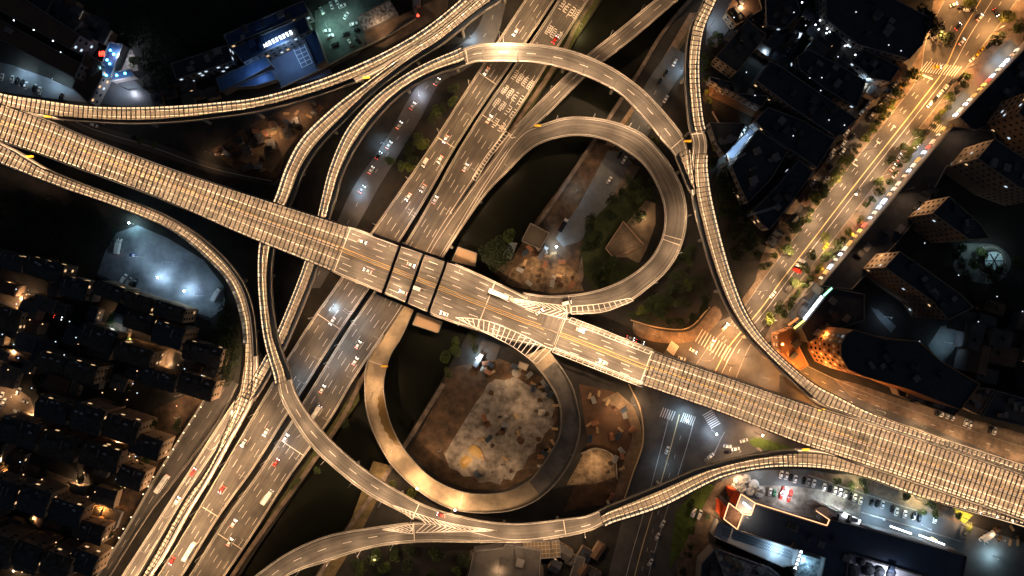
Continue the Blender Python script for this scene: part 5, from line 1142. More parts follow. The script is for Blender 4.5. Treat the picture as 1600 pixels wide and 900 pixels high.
row('of the west pavement row along the dark halls', 'top', [(1372,132),(1365,142),(1358,160),(1353,168),(1347,175),(1330,196),(1322,208),(1317,225),(1300,238),(1297,247),(1270,286)], 'uswwwbwwwww', 50)
row('of the service lane beside the west island', 'top', [(1368,172),(1362,180),(1331,215),(1316,237),(1296,263),(1295,278)], 'bwbwbw', [45,50,45,50,50,0])
row('of the taxi rank east of the avenue', 'north', [(1533,78),(1526,86),(1519,92),(1544,72),(1552,66)], 'yywbb', [40,45,45,45,45])
row('parked on the right below the zebra crossing', 'top', [(1500,122),(1487,128),(1476,138),(1468,146),(1460,156),(1452,163)], 'bbwwbw', 50)
row('driving on the wide avenue', 'top', [(1555,20),(1530,28),(1496,42),(1502,66),(1489,8),(1463,105),(1404,246),(1395,262)], 'bwbwwysw', [-60,50,50,50,20,0,50,50], on=True)
row('in the east service lane', 'top', [(1502,128),(1398,273),(1290,385),(1207,460),(1432,228),(1339,300)], 'wwywwg', [50,50,50,50,50,50])
row('in the clump of cars at the avenue top', 'west', [(1501,13),(1510,16),(1519,17),(1512,5)], 'bwbb', [-20,-10,10,-25])
row('at the crossing lanes below the highway', 'west', [(1042,703),(1110,712),(1136,697),(1149,701),(1162,688),(1137,706)], 'wwwwwb', [70,40,-5,10,18,0], on=False)
row('on the south street by the trees', 'north', [(1035,818),(1027,838),(1016,878),(912,883),(1016,866)], 'wwwwg', 62)
row('on the lawn left of the awnings', 'left', [(1083,800),(1092,803)], 'ws', 65, kind='van')
row('on the blue-lit street under the ring ramp', 'top', [(683,128),(645,166),(624,196),(608,227),(592,243),(580,266),(566,296),(728,38)], 'swwwbwss', 57, on=True)
row('of the kerbside line east of the canal', 'top', [(1054,98),(1040,115),(1030,128),(1040,155),(968,243),(975,250),(952,282)], 'wbbwbww', [60,60,60,60,60,60,60])
row('in the lit lane between the dark north-east blocks', 'top', [(1238,46),(1261,48),(1268,52),(1230,80),(1265,32),(1245,62),(1290,68)], 'swbssbs', [65,35,35,55,60,60,-35])
row('in the bluish yard beside the black hall', 'west', [(1158,210),(1162,203),(1125,144)], 'wws', [40,60,-30])
row('moving along the orange-lit crossroads', 'west', [(1112,537),(1133,510),(1083,548),(1000,534),(985,528)], 'wwwbs', [60,50,-30,-18,-18], on=True)
row('on the dark lane under the highway edge', 'west', [(95,186),(148,196),(212,216),(950,515),(1065,560)], 'wwbbw', -17, z=.13)
row('in the corner yard east of the mall', 'west', [(1505,838),(1534,840),(1541,845)], 'gws', [80,40,40])
# moving vehicles on the carriageways
def on_road(r, ctx, items, end='top'):
    for i, (px, py, u, c, k, rev) in enumerate(items):
        d = r.spx((px, py)); p = r.at(d, u, .02); a = math.degrees(r.head(d))+(180 if rev else 0); key = (cn[c], k, True)
        if key not in CARP: CARP[key] = car_proto(*key); o = CARP[key]
        else: o = copy_tree(CARP[key])
        o.location = p; o.rotation_euler = (0,0,math.radians(a)); tag(o, '%s %s driving %s, %s from the %s' % (cn[c], {'truck':'lorry'}.get(k,k), ctx, ordn(i), end), {'truck':'lorry'}.get(k,k), 'vehicles driving '+ctx)
on_road(EW, 'on the west expressway carriageway', [(820,60,.42,'w','car',0),(775,122,.3,'w','car',0),(708,225,.42,'s','car',0),(690,250,.68,'w','car',0),(680,262,.2,'w','van',0),(655,290,.68,'s','car',0),(640,310,.4,'w','car',0),(520,500,.6,'w','car',0),(465,600,.3,'b','car',0),(420,680,.68,'w','car',0),(395,700,.2,'w','car',0),(355,770,.42,'r','car',0),(300,860,.68,'w','bus',0),(275,880,.2,'r','car',0)])
on_road(EE, 'on the east expressway carriageway', [(875,70,.74,'r','car',1),(770,190,.32,'w','car',1),(725,260,.52,'s','car',1),(690,320,.14,'w','car',1),(560,540,.52,'w','car',1),(548,560,.72,'w','car',1),(510,610,.3,'w','car',1),(480,640,.52,'s','bus',1),(455,690,.14,'w','car',1),(430,720,.32,'r','car',1),(395,760,.74,'w','truck',1),(365,815,.3,'w','car',1),(350,840,.52,'w','car',1)])
on_road(main, 'on the open middle of the wide highway', [(560,390,.2,'w','car',0),(575,420,.7,'s','car',1),(640,415,.3,'w','car',0),(650,450,.66,'w','van',1),(630,460,.82,'s','car',1),(775,465,.2,'w','bus',0),(700,480,.9,'w','car',1),(905,515,.2,'w','car',0),(945,565,.8,'w','car',1)], 'left')
on_road(H, 'on the loop ramp near its joining point', [(828,464,.62,'w','car',0),(886,470,.6,'w','van',0)], 'left')
on_road(B, 'at the merging hatch of the S-shaped ramp', [(688,805,.75,'r','car',1)])
on_road(RA, 'on the narrow lit side road', [(310,740,.4,'r','car',1),(285,785,.6,'w','car',1)])
on_road(RB, 'on the unlit service road', [(258,757,.55,'w','bus',0)])
# lorry yard
for x, y, a, c, k, lb in ((187,385,80,'white','truck','lorry with glowing red lamps at the top of the blue-lit yard'),(209,399,-10,'blue','car','dark blue car in the middle of the blue-lit yard'),(195,435,60,'white','van','white van at the lower fence of the blue-lit yard'),(203,440,60,'silver','van','silver van beside the white van at the lower fence'),(212,443,65,'black','van','black van at the lower fence of the yard'),(340,460,60,'silver','truck','long silver lorry parked at the east end of the yard'),
    (92,496,-15,'blue','car','car with red tail lamps near the glowing court'),(45,541,70,'white','car','white car by the roundabout garden')):
    car(x, y, a, c, k, lb.startswith(('lorry with','car with')), .2, lb, 'vehicles around the lorry yard')
# excavator and works lorry at the floodlight
for x, y, a, c, k, lb in ((748,562,60,'grey','truck','grey works lorry beside the floodlight on the haul road'),(880,352,60,'black','truck','dark lorry at the blue-white floodlight inside the loop'),(848,395,55,'grey','truck','grey lorry by the square site roof'),(1541,836,30,'white','truck','white lorry in the corner yard under the highway')):
    car(x, y, a, c, k, False, .2, lb, 'works vehicles')
# crane arms seen pale on the black hall
for a, b, lb in (((1123,262),(1165,240),'pale crane arm reaching from the ramp grove over the black hall'), ((1168,337),(1212,324),'pale crane arm low on the black hall near the avenue')):
    ck = empty('crane', tuple(Pg(a)), label=lb, cat='crane'); c = Vector(ck.location); mb = MB(); mb.cyl((0,0), .5, 0, 14, 8); mb.build('mast', grey, ck); mb = MB()
    q0, q1 = P(*a,14.5)-c, P(*b,17)-c
    for o_ in (-.45,.45): mb.bar(q0+Vector((0,o_,0)), q1+Vector((0,o_,0)), .25)
    for t in np.linspace(0,1,16): k_ = q0.lerp(q1,t); mb.bar(k_+Vector((0,-.45,0)), k_+Vector((0,.45,0)), .12)
    mb.build('jib', mat('crane_pale', (.5,.48,.45), .6), ck)
# fences, walls, railings
def fence(lb, pts, h=1.5, m=conc, w_=.35, z=0):
    a = dense(pts, 6); c = Pg(a[0]); mb = MB()
    for p, q in zip(a[:-1], a[1:]): mb.bar(Pg(p, z+h/2)-c, Pg(q, z+h/2)-c, w_, h)
    root = empty('boundary_wall', tuple(c), label=lb, cat='wall'); mb.build('wall_panel', m, root); mb = MB()
    for p, q in zip(a[:-1], a[1:]): mb.bar(Pg(p, z+h+.06)-c, Pg(q, z+h+.06)-c, w_+.25, .12)
    mb.build('coping', m, root)
fence('pale boundary wall following the ramp below the green-lit car park', [(440,138),(500,110),(545,86),(600,60),(650,30)])
fence('low wall on the south side of the mall street', [(1345,800),(1400,815),(1500,845)], 1.2)
fence('curved low wall around the tan site floor', [(908,708),(930,700),(958,712),(964,748)], 1.4)
fence('wall along the street side of the south site', [(982,600),(1000,640),(1004,690),(988,740),(968,800)], 1.6, mat('hoarding', (.35,.26,.16), .8))
fence('lower fence of the blue-lit lorry yard', [(152,430),(205,452),(262,477),(328,500)], 1.4, steelb)
fence('orange-lit kerb wall between the grove and the grey-lit roof', [(1112,175),(1128,205),(1134,240),(1150,285),(1168,322)], 1.6, wall_tan)
fence('wall on the crossroads side of the wood', [(985,500),(1030,512),(1075,512),(1108,480)], 1.0, mat('hoarding', (.35,.26,.16), .8))
fence('stone edge of the brick strip beside the mall parking', [(1262,742),(1340,768),(1440,800)], .5)
# ------------------------------------------------------------------ ground lamps: (px, py, height, power, colour, label)
YL = [(255,436,5,2400,COOL,'twin yard floodlight glaring blue-white, western one'),(293,453,5,2400,COOL,'twin yard floodlight glaring blue-white, eastern one'),(225,402,12,2200,COOL,'added tall yard mast west of the twin floodlights'),(318,462,12,1800,COOL,'added tall yard mast east of the twin floodlights'),(270,410,12,1600,COOL,'added tall yard mast north of the twin floodlights'),(209,350,6,2000,(.5,.9,1),'small white lamp at the top of the blue-lit yard'),  # the three tall masts are added to light the yard evenly
 (200,140,9,5000,(.8,.85,1),'lamp with a warm bulb beside the wet road at upper left'),(40,112,7,2200,COOL,'lamp on the block wall over the bluish car park, western'),(95,132,7,2400,COOL,'lamp on the block wall over the bluish car park, eastern'),
 (197,95,8,3000,(.8,.85,1),'lamp over the pale yard beside the blue canopies'),(150,35,7,1600,COOL,'dim lamp in the small yard at upper left'),
 (515,48,9,2800,(.5,1,.85),'green-white lamp in the car park right of the blue shed'),(545,30,9,1500,(.55,.9,.85),'lamp between the parked cars and the mottled carport'),(600,45,8,1500,WARM,'lamp by the carport fence'),
 (425,215,8,1600,WARM,'lamp over the tan construction yard under the ramps'),(470,185,8,2200,WARM,'lamp over the rubble under the upper ramps'),
 (600,225,5,1400,COOL,'cool lamp over the street under the ring ramp, lower'),(560,300,5,1700,COOL,'cool lamp over the same street, next to the highway'),(655,150,5,1300,(.8,.85,1),'lamp over the street between ring ramp and expressway'),(735,60,5,1500,COOL,'cool lamp at the top of the street beside the expressway'),
 (870,385,6,2600,COOL,'blue-white floodlight at the lorry inside the loop'),(830,420,8,1500,WARM,'warm lamp over the tan earth inside the loop'),(880,430,8,1700,WARM,'warm lamp over the plaza earth inside the loop'),(900,300,8,900,COOL,'dim lamp on the grey lane inside the loop'),(1005,345,8,1300,WARM,'lamp on the park plaza inside the loop'),(985,385,8,900,WARM,'lamp beside the park building inside the loop'),
 (748,556,6,3500,COOL,'blue-white floodlight at the works lorry south of the highway'),(800,590,8,1100,WARM,'lamp at the north corner of the pale slab'),(740,720,10,2600,WARM,'lamp at the south-west corner of the pale slab'),(820,640,10,1200,WARM,'lamp on the east side of the pale slab'),(790,735,9,1000,WARM,'lamp by the formwork south of the pale slab'),(930,725,8,2000,WARM,'lamp over the small tan site floor'),(960,640,8,2600,WARM,'lamp on the site track near the street'),(985,630,8,2600,WARM,'lamp at the corner of the site hoarding'),(690,700,8,900,WARM,'lamp beside the haul road'),(584,612,9,4500,WARM,'added lamp on the unfinished ramp, northernmost'),(612,704,9,5000,WARM,'added lamp on the unfinished ramp beside its brown film'),  # last two lamps added to brighten the upper left of the ramp
 (655,757,10,9000,WARM,'street lamp glaring on the unfinished ramp, western'),(716,788,10,7000,WARM,'street lamp glaring on the unfinished ramp, eastern'),
 (1068,656,7,3000,COOL,'white lamp at the zebra crossings below the highway'),(1112,672,7,3500,(.6,.8,1),'brightest white lamp in the middle of the crossing'),(1180,676,9,9500,WARM,'warm lamp glaring beside the grass oval'),(1040,720,8,900,COOL,'dim lamp on the dark south street'),(1150,700,8,2000,WARM,'lamp over the waiting cars by the oval'),
 (1105,545,9,6000,AMBER,'orange lamp over the zebra crossing at the crossroads'),(1145,520,9,6500,AMBER,'orange lamp under the ramp at the crossroads'),(1060,530,9,5500,AMBER,'orange lamp west of the crossroads'),(1140,570,9,5000,AMBER,'orange lamp between the ramp and the highway'),(1195,590,9,3200,WARM,'lamp where the ramp bends over the street'),(1020,522,8,2200,AMBER,'orange lamp on the path beside the wood'),
 (1215,575,16,14000,AMBER,'orange lamp in front of the curved arcade'),(1272,606,14,16000,AMBER,'orange lamp at the foot of the rounded tower'),(1215,535,9,7000,AMBER,'orange lamp at the avenue corner of the arcade'),(1320,625,9,4000,WARM,'lamp on the street below the rounded tower'),(1370,640,9,3200,WARM,'lamp on the pavement right of the rounded tower'),(1430,665,9,3400,WARM,'lamp at the small side junction'),(1490,690,9,5000,WARM,'lamp on the tan verge north of the highway'),(1545,705,9,3000,WARM,'lamp on the tan verge near the right edge'),(1590,720,9,4000,WARM,'lamp on the verge at the right edge'),
 (1180,742,7,1300,(.95,.97,1),'white lamp over the play sculptures'),(1225,772,7,5500,(.95,.95,1),'white lamp over the coloured cars'),(1148,790,23,4500,PALE,'added lamp mast over the two hexagonal roofs'),(1140,745,8,5500,WARM,'warm lamp at the plaza near the ramp'),(1110,800,8,2200,WARM,'warm lamp on the plaza left of the awnings'),  # mast over the hexagonal roofs added to brighten them
 (1300,788,9,6500,(.8,.9,1),'white lamp over the mall street, western'),(1370,805,9,6000,COOL,'white lamp over the mall street, middle'),(1440,820,9,8500,COOL,'white lamp over the mall street, eastern'),(1330,752,8,4200,(1,.9,.5),'lamp on the western bright lawn'),(1430,778,8,5500,(1,.9,.5),'lamp on the middle bright lawn'),(1505,808,8,7000,WARM,'lamp on the eastern lawn by the palm'),(1550,868,6,3000,(.6,.9,1),'teal-white lamp in the corner yard'),(1552,838,8,900,WARM,'lamp beside the lorry in the corner yard'),
 (1200,850,14,2600,COOL,'cool lamp over the fish-scale roof'),(1246,870,15,2600,(.4,.75,1),'cool lamp over the letter column'),(1370,885,18,3500,(.8,.85,1),'lamp on the pale roof terrace'),
 (1240,60,8,1200,COOL,'cool lamp in the lit lane near the top'),(1262,125,8,1100,COOL,'cool lamp at the bend of the lit lane'),(1310,165,8,1200,COOL,'cool lamp at the end of the lit lane'),(1300,65,8,1500,COOL,'cool lamp by the row of bulbs'),(1345,130,8,2400,COOL,'cool lamp at the kerb of the lit lane'),(1205,205,8,2200,(.5,.7,1),'bluish lamp in the yard by the black hall'),(1160,215,8,3000,COOL,'cool lamp at the corner of the grey roof'),(1135,240,7,3500,COOL,'white lamp at the foot of the pale crane'),
 (1150,20,12,2600,WARM,'warm lamp on the terraces at the top'),(1110,40,8,1800,COOL,'cool lamp beside the top of the right ramp'),(1110,150,8,1600,AMBER,'orange lamp in the brown yard'),(1190,90,8,1200,COOL,'lamp at the tip of the orange-edged hall'),
 (1547,402,9,700,(.65,.95,1),'teal lamp over the round plaza'),(1520,385,9,600,(.65,.95,1),'teal lamp north of the round plaza'),(1475,535,8,900,(.5,.75,1),'blue lamp on the lower plaza'),(1382,495,8,600,(.5,.7,1),'blue lamp on the curved path'),
 (15,455,6,2000,WARM,'warm lamp in the leftmost orange court'),(45,465,6,2600,WARM,'warm lamp in the curved orange court'),(92,482,6,2210,(1,.75,.2),'yellow lamp over the small lawn court'),(165,510,6,4940,WARM,'warm lamp in the court with the ramp'),(262,550,6,2400,(1,.65,.3),'warm lamp in the triangular yard'),(32,545,6,3900,WARM,'warm lamp at the roundabout garden'),(10,620,8,1500,WARM,'warm lamp over the dim car park'),(80,672,7,5460,WARM,'glowing lamp on the eaves, western'),(167,707,7,5460,WARM,'glowing lamp on the eaves, eastern'),(130,685,7,2200,(1,.8,.4),'lamp over the lawn court'),
 (20,735,6,1500,AMBER,'orange lamp in the long tan court, western'),(80,755,6,3380,AMBER,'orange lamp in the long tan court, middle'),(165,788,6,4940,AMBER,'orange lamp in the long tan court, eastern'),(38,832,6,4160,WARM,'warm lamp in the bottom left court'),(240,750,8,500,WARM,'dim lamp on the embankment'),(190,510,8,800,COOL,'cool lamp on the bluish lane'),
 (525,480,8,2000,COOL,'cool lamp beside the expressway edge south of the highway'),(590,868,8,3200,WARM,'lamp on the grassy bank near the bottom edge'),(780,880,12,1500,WARM,'lamp on the grey roof at the bottom'),(600,745,7,2200,WARM,'lamp between the two curved ramps'),(330,240,8,900,WARM,'dim lamp on the dark lane between ramp and highway'),(905,45,8,2200,(1,.8,.3),'lamp on the green bank beside the expressway, top'),(1000,165,8,1800,WARM,'lamp on the bank path under the ring ramp'),(1065,110,7,1500,COOL,'cool lamp over the kerbside line'),(1020,190,7,2000,WARM,'lamp on the street below the ring ramp')]
for x, y, h, pw, c, lb in YL:
    z = 0
    if 'on the unfinished ramp' in lb: z = J.z[J.ipx((x, y))]
    if 'roof' in lb and h > 12: z = 0
    p = P(x, y, z); lo = lamp(Vector((p.x, p.y, z)), random.uniform(0, 6), h, .6, pw*.8, c, lb, 'yard and street lamps')
    if 'glar' in lb or 'blue-white floodlight' in lb or 'white lamp at the zebra' in lb or 'brightest' in lb or 'small white lamp' in lb:
        cool = c[2] > .6; mb = MB(); mb.cyl((.9,0), .25, h+.25, h+.6, 10, .55); mb.cyl((.9,0), .55, h+.6, h+.9, 10, .2)
        mb.build('globe', emat('globe_cool', (.7,.88,1), 22) if cool else emat('globe_warm', (1,.75,.45), 22), lo)
# ring lamp with glare
d = C.spx((785,82)); p = C.at(d, 0, .9); lamp(p, -PI/2, 9, 3, 22000, (1,.7,.4), 'glaring street lamp at the top of the big ring ramp', 'yard and street lamps')
# cool patches on the expressway south of the highway
for x, y, u, r in ((500,560,.5,EE),(560,505,.4,EE),(470,590,.5,EW),(445,690,.4,EE),(520,470,.6,EW),(660,340,.6,EW),(560,560,.6,EE)):
    p = r.at(r.spx((x,y)), 0 if r is EE else 1, .5); q = r.at(r.spx((x,y)), .5, .5); lamp(p, math.atan2(q.y-p.y,q.x-p.x), 9, 3, 1500, (.65,.85,1), 'cool white lamp on the expressway, %s highway, at its %s metre mark' % ('south of the' if y > 400 else 'north of the', 'x') if False else 'cool white lamp %s, %s of the highway' % ({(500,560):'facing the east carriageway, middle',(560,505):'facing the east carriageway, nearest',(470,590):'over the west carriageway, middle',(445,690):'facing the east carriageway, furthest',(520,470):'over the west carriageway, nearest',(660,340):'over the west carriageway',(560,560):'over the east side hatch'}[(x,y)], 'south' if y > 400 else 'north'), 'cool median lamps')
# avenue lamps
avn = 13
for i in range(avn):
    d = (i+.5)*avl/avn; c = AMBER if i < 5 else WARM; col = (1,.47,.16) if i < 6 else (1,.60,.31)
    for u, side in ((.0,'west'),(1.0,'east')):
        p = av_at(d, u); q = av_at(d, .5); p.z = .1
        lamp(p, math.atan2(q.y-p.y, q.x-p.x), 10, 2.5, 11000 if i < 6 else 6500, col, 'avenue street lamp on the %s kerb, %s from the top' % (side, ordn(i)), 'avenue street lamps')
# glowing shopfronts on the avenue edge of the market halls
SC = [((1,.75,.5),4),((.8,.9,1),9),((.75,.88,1),9),((1,.5,.25),4),((.8,.9,1),6),((1,.12,.06),4),((1,.8,.15),5),((1,.45,.1),4)]
segs = []
def edge(a, b, n):
    for i in range(n): t0 = (i+.12*((i*7)%4)/3)/n; t1 = (i+.35+.5*((i*5+2)%7)/6)/n; segs.append(((a[0]+(b[0]-a[0])*t0, a[1]+(b[1]-a[1])*t0), (a[0]+(b[0]-a[0])*t1, a[1]+(b[1]-a[1])*t1)))
edge((1603,74),(1500,183),14); edge((1487,198),(1286,443),26)
order = 2*[0,3,1,2,0,4,5,6,7, 7,0,1,0,2,7,0,3,5,1,7,0,4,3,0]
for i, (a, b) in enumerate(segs):
    c, s_ = SC[order[i]]; A_, B_ = P(*a,9), P(*b,9); A_.z = B_.z = 5; c0 = (A_+B_)/2; off = Vector((-(B_-A_).y, (B_-A_).x, 0)).normalized()*(-1.2); off = off if (c0+off).x < c0.x else -off
    mb = MB(); mb.bar(A_-c0+off, B_-c0+off, 1.1, .5); mb.bar(A_-c0+off*1.3+Vector((0,0,-1.5)), B_-c0+off*1.3+Vector((0,0,-1.5)), .5, 1.0)
    tag(mb.build('shopfront_sign', emat('shop_%d' % order[i], c, s_*.28), origin=tuple(c0)), '%s glowing shopfront, %s from the top of the market hall edge' % ({0:'pale orange',1:'white',2:'bluish white',3:'orange',4:'cool white',5:'red',6:'yellow',7:'deep orange'}[order[i]], ordn(i)), 'shop sign', 'glowing shopfronts along the avenue')
    if i % 2 == 0: area(loc=c0+off*2.5, power=900, col=c, size=1.5)
# row of bulbs among the north-east houses, balcony lights at upper left, path lights along the service road
def bulbs(lb, grp, pts, m_, z=8, r=.35):
    for i, (x, y) in enumerate(pts):
        mb = MB(); mb.cyl((0,0), .08, -1.5, 0, 6); b = MB(); b.cyl((0,0), r, 0, r, 8, r*1.2); b.cyl((0,0), r*1.2, r, r*1.8, 8, r*.3)
        root = empty('bulb_lamp', tuple(P(x,y,z)), label='%s, %s counting from the left' % (lb, ordn(i)), cat='lamp', group=grp); mb.build('stem', steel, root); b.build('bulb', m_, root)
bulbs('small white bulb among the dark north-east roofs', 'white bulbs on the north-east roofs', sorted([(1274,39),(1281,32),(1293,41),(1292,45),(1296,50),(1301,46),(1306,52),(1314,54),(1291,52),(1332,66),(1339,70),(1335,74),(1336,86),(1279,46),(1320,72),(1324,71),(1253,4)]), emat('bulb_white', (.85,.92,1), 7))
bulbs('small lit balcony bulb between the two brown roofs', 'balcony bulbs at upper left', sorted([(27,21),(33,25),(44,32),(22,32),(56,39),(53,47),(88,51),(87,58),(98,64),(83,64),(112,66),(112,74),(95,82),(62,34)]), emat('bulb_mix', (.8,.88,1), 5), z=9, r=.3)
bulbs('small warm path light beside the unlit service road', 'path lights along the service road', sorted([(314,636),(305,650),(296,663),(287,676),(279,689),(271,702),(263,714),(256,727),(240,745),(232,760),(224,772),(205,808),(193,826),(186,840),(176,856)]), emat('bulb_warm', (1,.75,.45), 4), z=2, r=.3)
ll = [(-5,430),(180,470),(330,560),(320,620),(220,720),(150,870),(60,895),(-5,895)]  # small glowing bulbs added at random, standing in for window glints
bulbs('added warm glint on the packed western roofs', 'added warm glints in the west', sorted(scatter(ll, 44, 11, random.Random(41))), emat('glint_warm', (1,.6,.28), 2.2), z=9, r=.26)
bulbs('added cold glint on the packed western roofs', 'added cold glints in the west', sorted(scatter(ll, 26, 14, random.Random(42))), emat('glint_cold', (.7,.85,1), 1.6), z=12, r=.26)
bulbs('added faint glint on the dark upper right roofs', 'added glints at upper right', sorted(scatter([(1120,20),(1300,-5),(1440,60),(1330,180),(1290,250),(1150,180)], 15, 16, random.Random(43))), emat('glint_cold2', (.8,.88,1), 1.6), z=13, r=.26)
bulbs('added faint glint among the unlit towers', 'added glints among the towers', sorted(scatter([(1350,420),(1480,290),(1600,230),(1600,600),(1450,560)], 13, 22, random.Random(44))), emat('glint_cold3', (.8,.9,1), 1.2), z=8, r=.26)
# traffic islands and road arrows
mb = MB()
for (x, y) in ((1335,252),(1395,200),(1370,225)): p = Pg((x,y),.2); e = Vector((math.cos(math.radians(50)), math.sin(math.radians(50)),0)); mb.bar(p-e*2.2, p+e*1.2, .3, .01); mb.bar(p+e*1.2+Vector((.7,-.5,0)), p+e*1.2-Vector((.7,-.5,0)), .8, .01)
tag(mb.build('road_arrow', paint), kind='structure')
tag(MB().bar(Pg((1321,249),.2), Pg((1340,260),.2), .8, .01).build('stop_line', paint), kind='structure')
tag(MB().bar(Pg((1438,116),.2), Pg((1457,124),.2), 1.0, .01).build('stop_line', paint), kind='structure')

# brown wet film on the unfinished ramp and its dark membrane stretch
def deck_patch(r, pts, m, name, dz=.03):
    mb = MB(); q = [tuple(p) for p in dense(list(pts)+[pts[0]], 4)[:-1]]; v = []
    for p in q: z = r.z[r.ipx(p)]+dz; v.append(P(p[0], p[1], z))
    i = len(mb.v); mb.v += [tuple(x) for x in v]; mb.f.append(tuple(range(len(v)))); o = mb.build(name, m); o.parent = r.root; o.location = -Vector(r.root.location)
mb = MB(); d0, d1 = float(J.spx((840,772))), float(J.spx((868,566)))
ribbon(mb, J, d0, d1, [(.02, .8, .03), (.98, -.8, .03)], closed=False); o = mb.build('membrane', mat('grey_membrane', (.15,.135,.12), .7, noise=(.06,.055,.05), nscale=.1)); o.parent = J.root; o.location = -Vector(J.root.location)
mb = MB(); n = 30; d0, d1 = float(J.spx((588,605))), float(J.spx((618,706)))
for i in range(n+1):
    d = d0+(d1-d0)*i/n; w_ = .42*math.sin(PI*min(1, i/n*1.02))**.5; mb.v += [tuple(J.at(d, .97-w_-.04*math.sin(i*1.7), .03)), tuple(J.at(d, .965, .03))]
for i in range(n): mb.f.append((2*i, 2*i+1, 2*i+3, 2*i+2))
o = mb.build('wet_film', mat('brown_wet_film', (.10,.065,.025), .35)); o.parent = J.root; o.location = -Vector(J.root.location)
for o in bpy.data.objects:
    if o.get('label') and len(str(o['label']).split()) > 16: print('LONG', o['label'])

# small houses and sheds packed between the larger roofs
def small_houses(lb, poly, n, mind, ang, seed, smin=2.2, smax=5, hs=(4,8)):
    rr = random.Random(seed)
    for i, p in enumerate(sorted(scatter(poly, n, mind, rr), key=lambda t: t[0])):
        h = rr.uniform(*hs); a = math.radians(ang+rr.choice((0,0,90))+rr.uniform(-5,5)); s1, s2 = rr.uniform(smin,smax)*1.3, rr.uniform(smin,smax)
        root = empty('small_house', tuple(P(p[0],p[1],0)), a, label='%s %s, %s from the left' % ('low' if h < sum(hs)/2 else 'taller', lb, ordn(i)), cat='house', group=lb)
        mb = MB(); mb.box(-s1,s1,-s2,s2,0,h); mb.build('wall', rr.choice((wall_grey, wall_tan)), root); m_ = rr.choice((roof_grey, roof_dark, roof_brown, roof_grey)); mb = MB()
        if rr.random() < .5:
            mb.quad((-s1-.3,-s2-.3,h),(s1+.3,-s2-.3,h),(s1+.3,0,h+1.4),(-s1-.3,0,h+1.4)); mb.quad((-s1-.3,0,h+1.4),(s1+.3,0,h+1.4),(s1+.3,s2+.3,h),(-s1-.3,s2+.3,h))
        else:
            mb.box(-s1-.2,s1+.2,-s2-.2,s2+.2,h,h+.25)
            q = MB(); x = rr.uniform(-s1*.5,s1*.5); q.box(x-.9,x+.9,-.9,.9,h+.25,h+1.6); q.build('roof_hut', m_, root)
        mb.build('roof', m_, root)
        for k in range(2):
            o = window_obj(lit_warm if rr.random() < .12 else glass_d, 1.2, 1.0); o.parent = root; o.location = (-s1*.4+s1*.8*k, -s2-.02, h*.6)
small_houses('roof among the apartment blocks in the west', [(-10,445),(120,440),(190,470),(300,520),(350,570),(300,600),(200,620),(60,600),(-10,590)], 40, 15, -18, 11)
small_houses('roof between the long blocks at lower left', [(-10,650),(60,690),(180,735),(215,770),(150,860),(120,895),(-10,895)], 34, 15, -18, 12, hs=(3,6))
small_houses('roof in the packed quarter at upper right', [(1210,20),(1290,30),(1350,70),(1400,95),(1420,110),(1370,150),(1330,150),(1260,90),(1200,90),(1130,60),(1180,0)], 44, 12, -35, 13, 1.8, 4)
small_houses('roof in the top left yards', [(60,-5),(130,10),(190,60),(175,66),(130,60),(90,30)], 12, 14, -30, 14, 1.8, 3.6)
small_houses('roof by the lane west of the blue halls', [(230,140),(275,125),(345,145),(350,158),(280,160),(240,158)], 9, 15, 12, 15, 1.8, 3.4, (3,5))
small_houses('roof behind the rounded tower', [(1500,480),(1600,460),(1620,600),(1560,600),(1500,570)], 14, 18, -15, 16, 3, 6, (6,12))
small_houses('shed along the avenue pavement', [(1190,395),(1225,360),(1212,372),(1290,300),(1300,270),(1270,300),(1205,372),(1180,420)], 6, 15, 50, 17, 1.5, 2.5, (3,4))
small_houses('shed at the bottom between roof and street', [(850,855),(900,860),(940,850),(935,895),(860,895)], 7, 14, 60, 18, 1.8, 3.6, (3,5))
small_houses('hut in the rubble under the upper ramps', [(330,235),(400,195),(470,170),(480,195),(440,230),(400,262),(350,262)], 9, 18, 20, 19, 1.3, 2.6, (2,4))
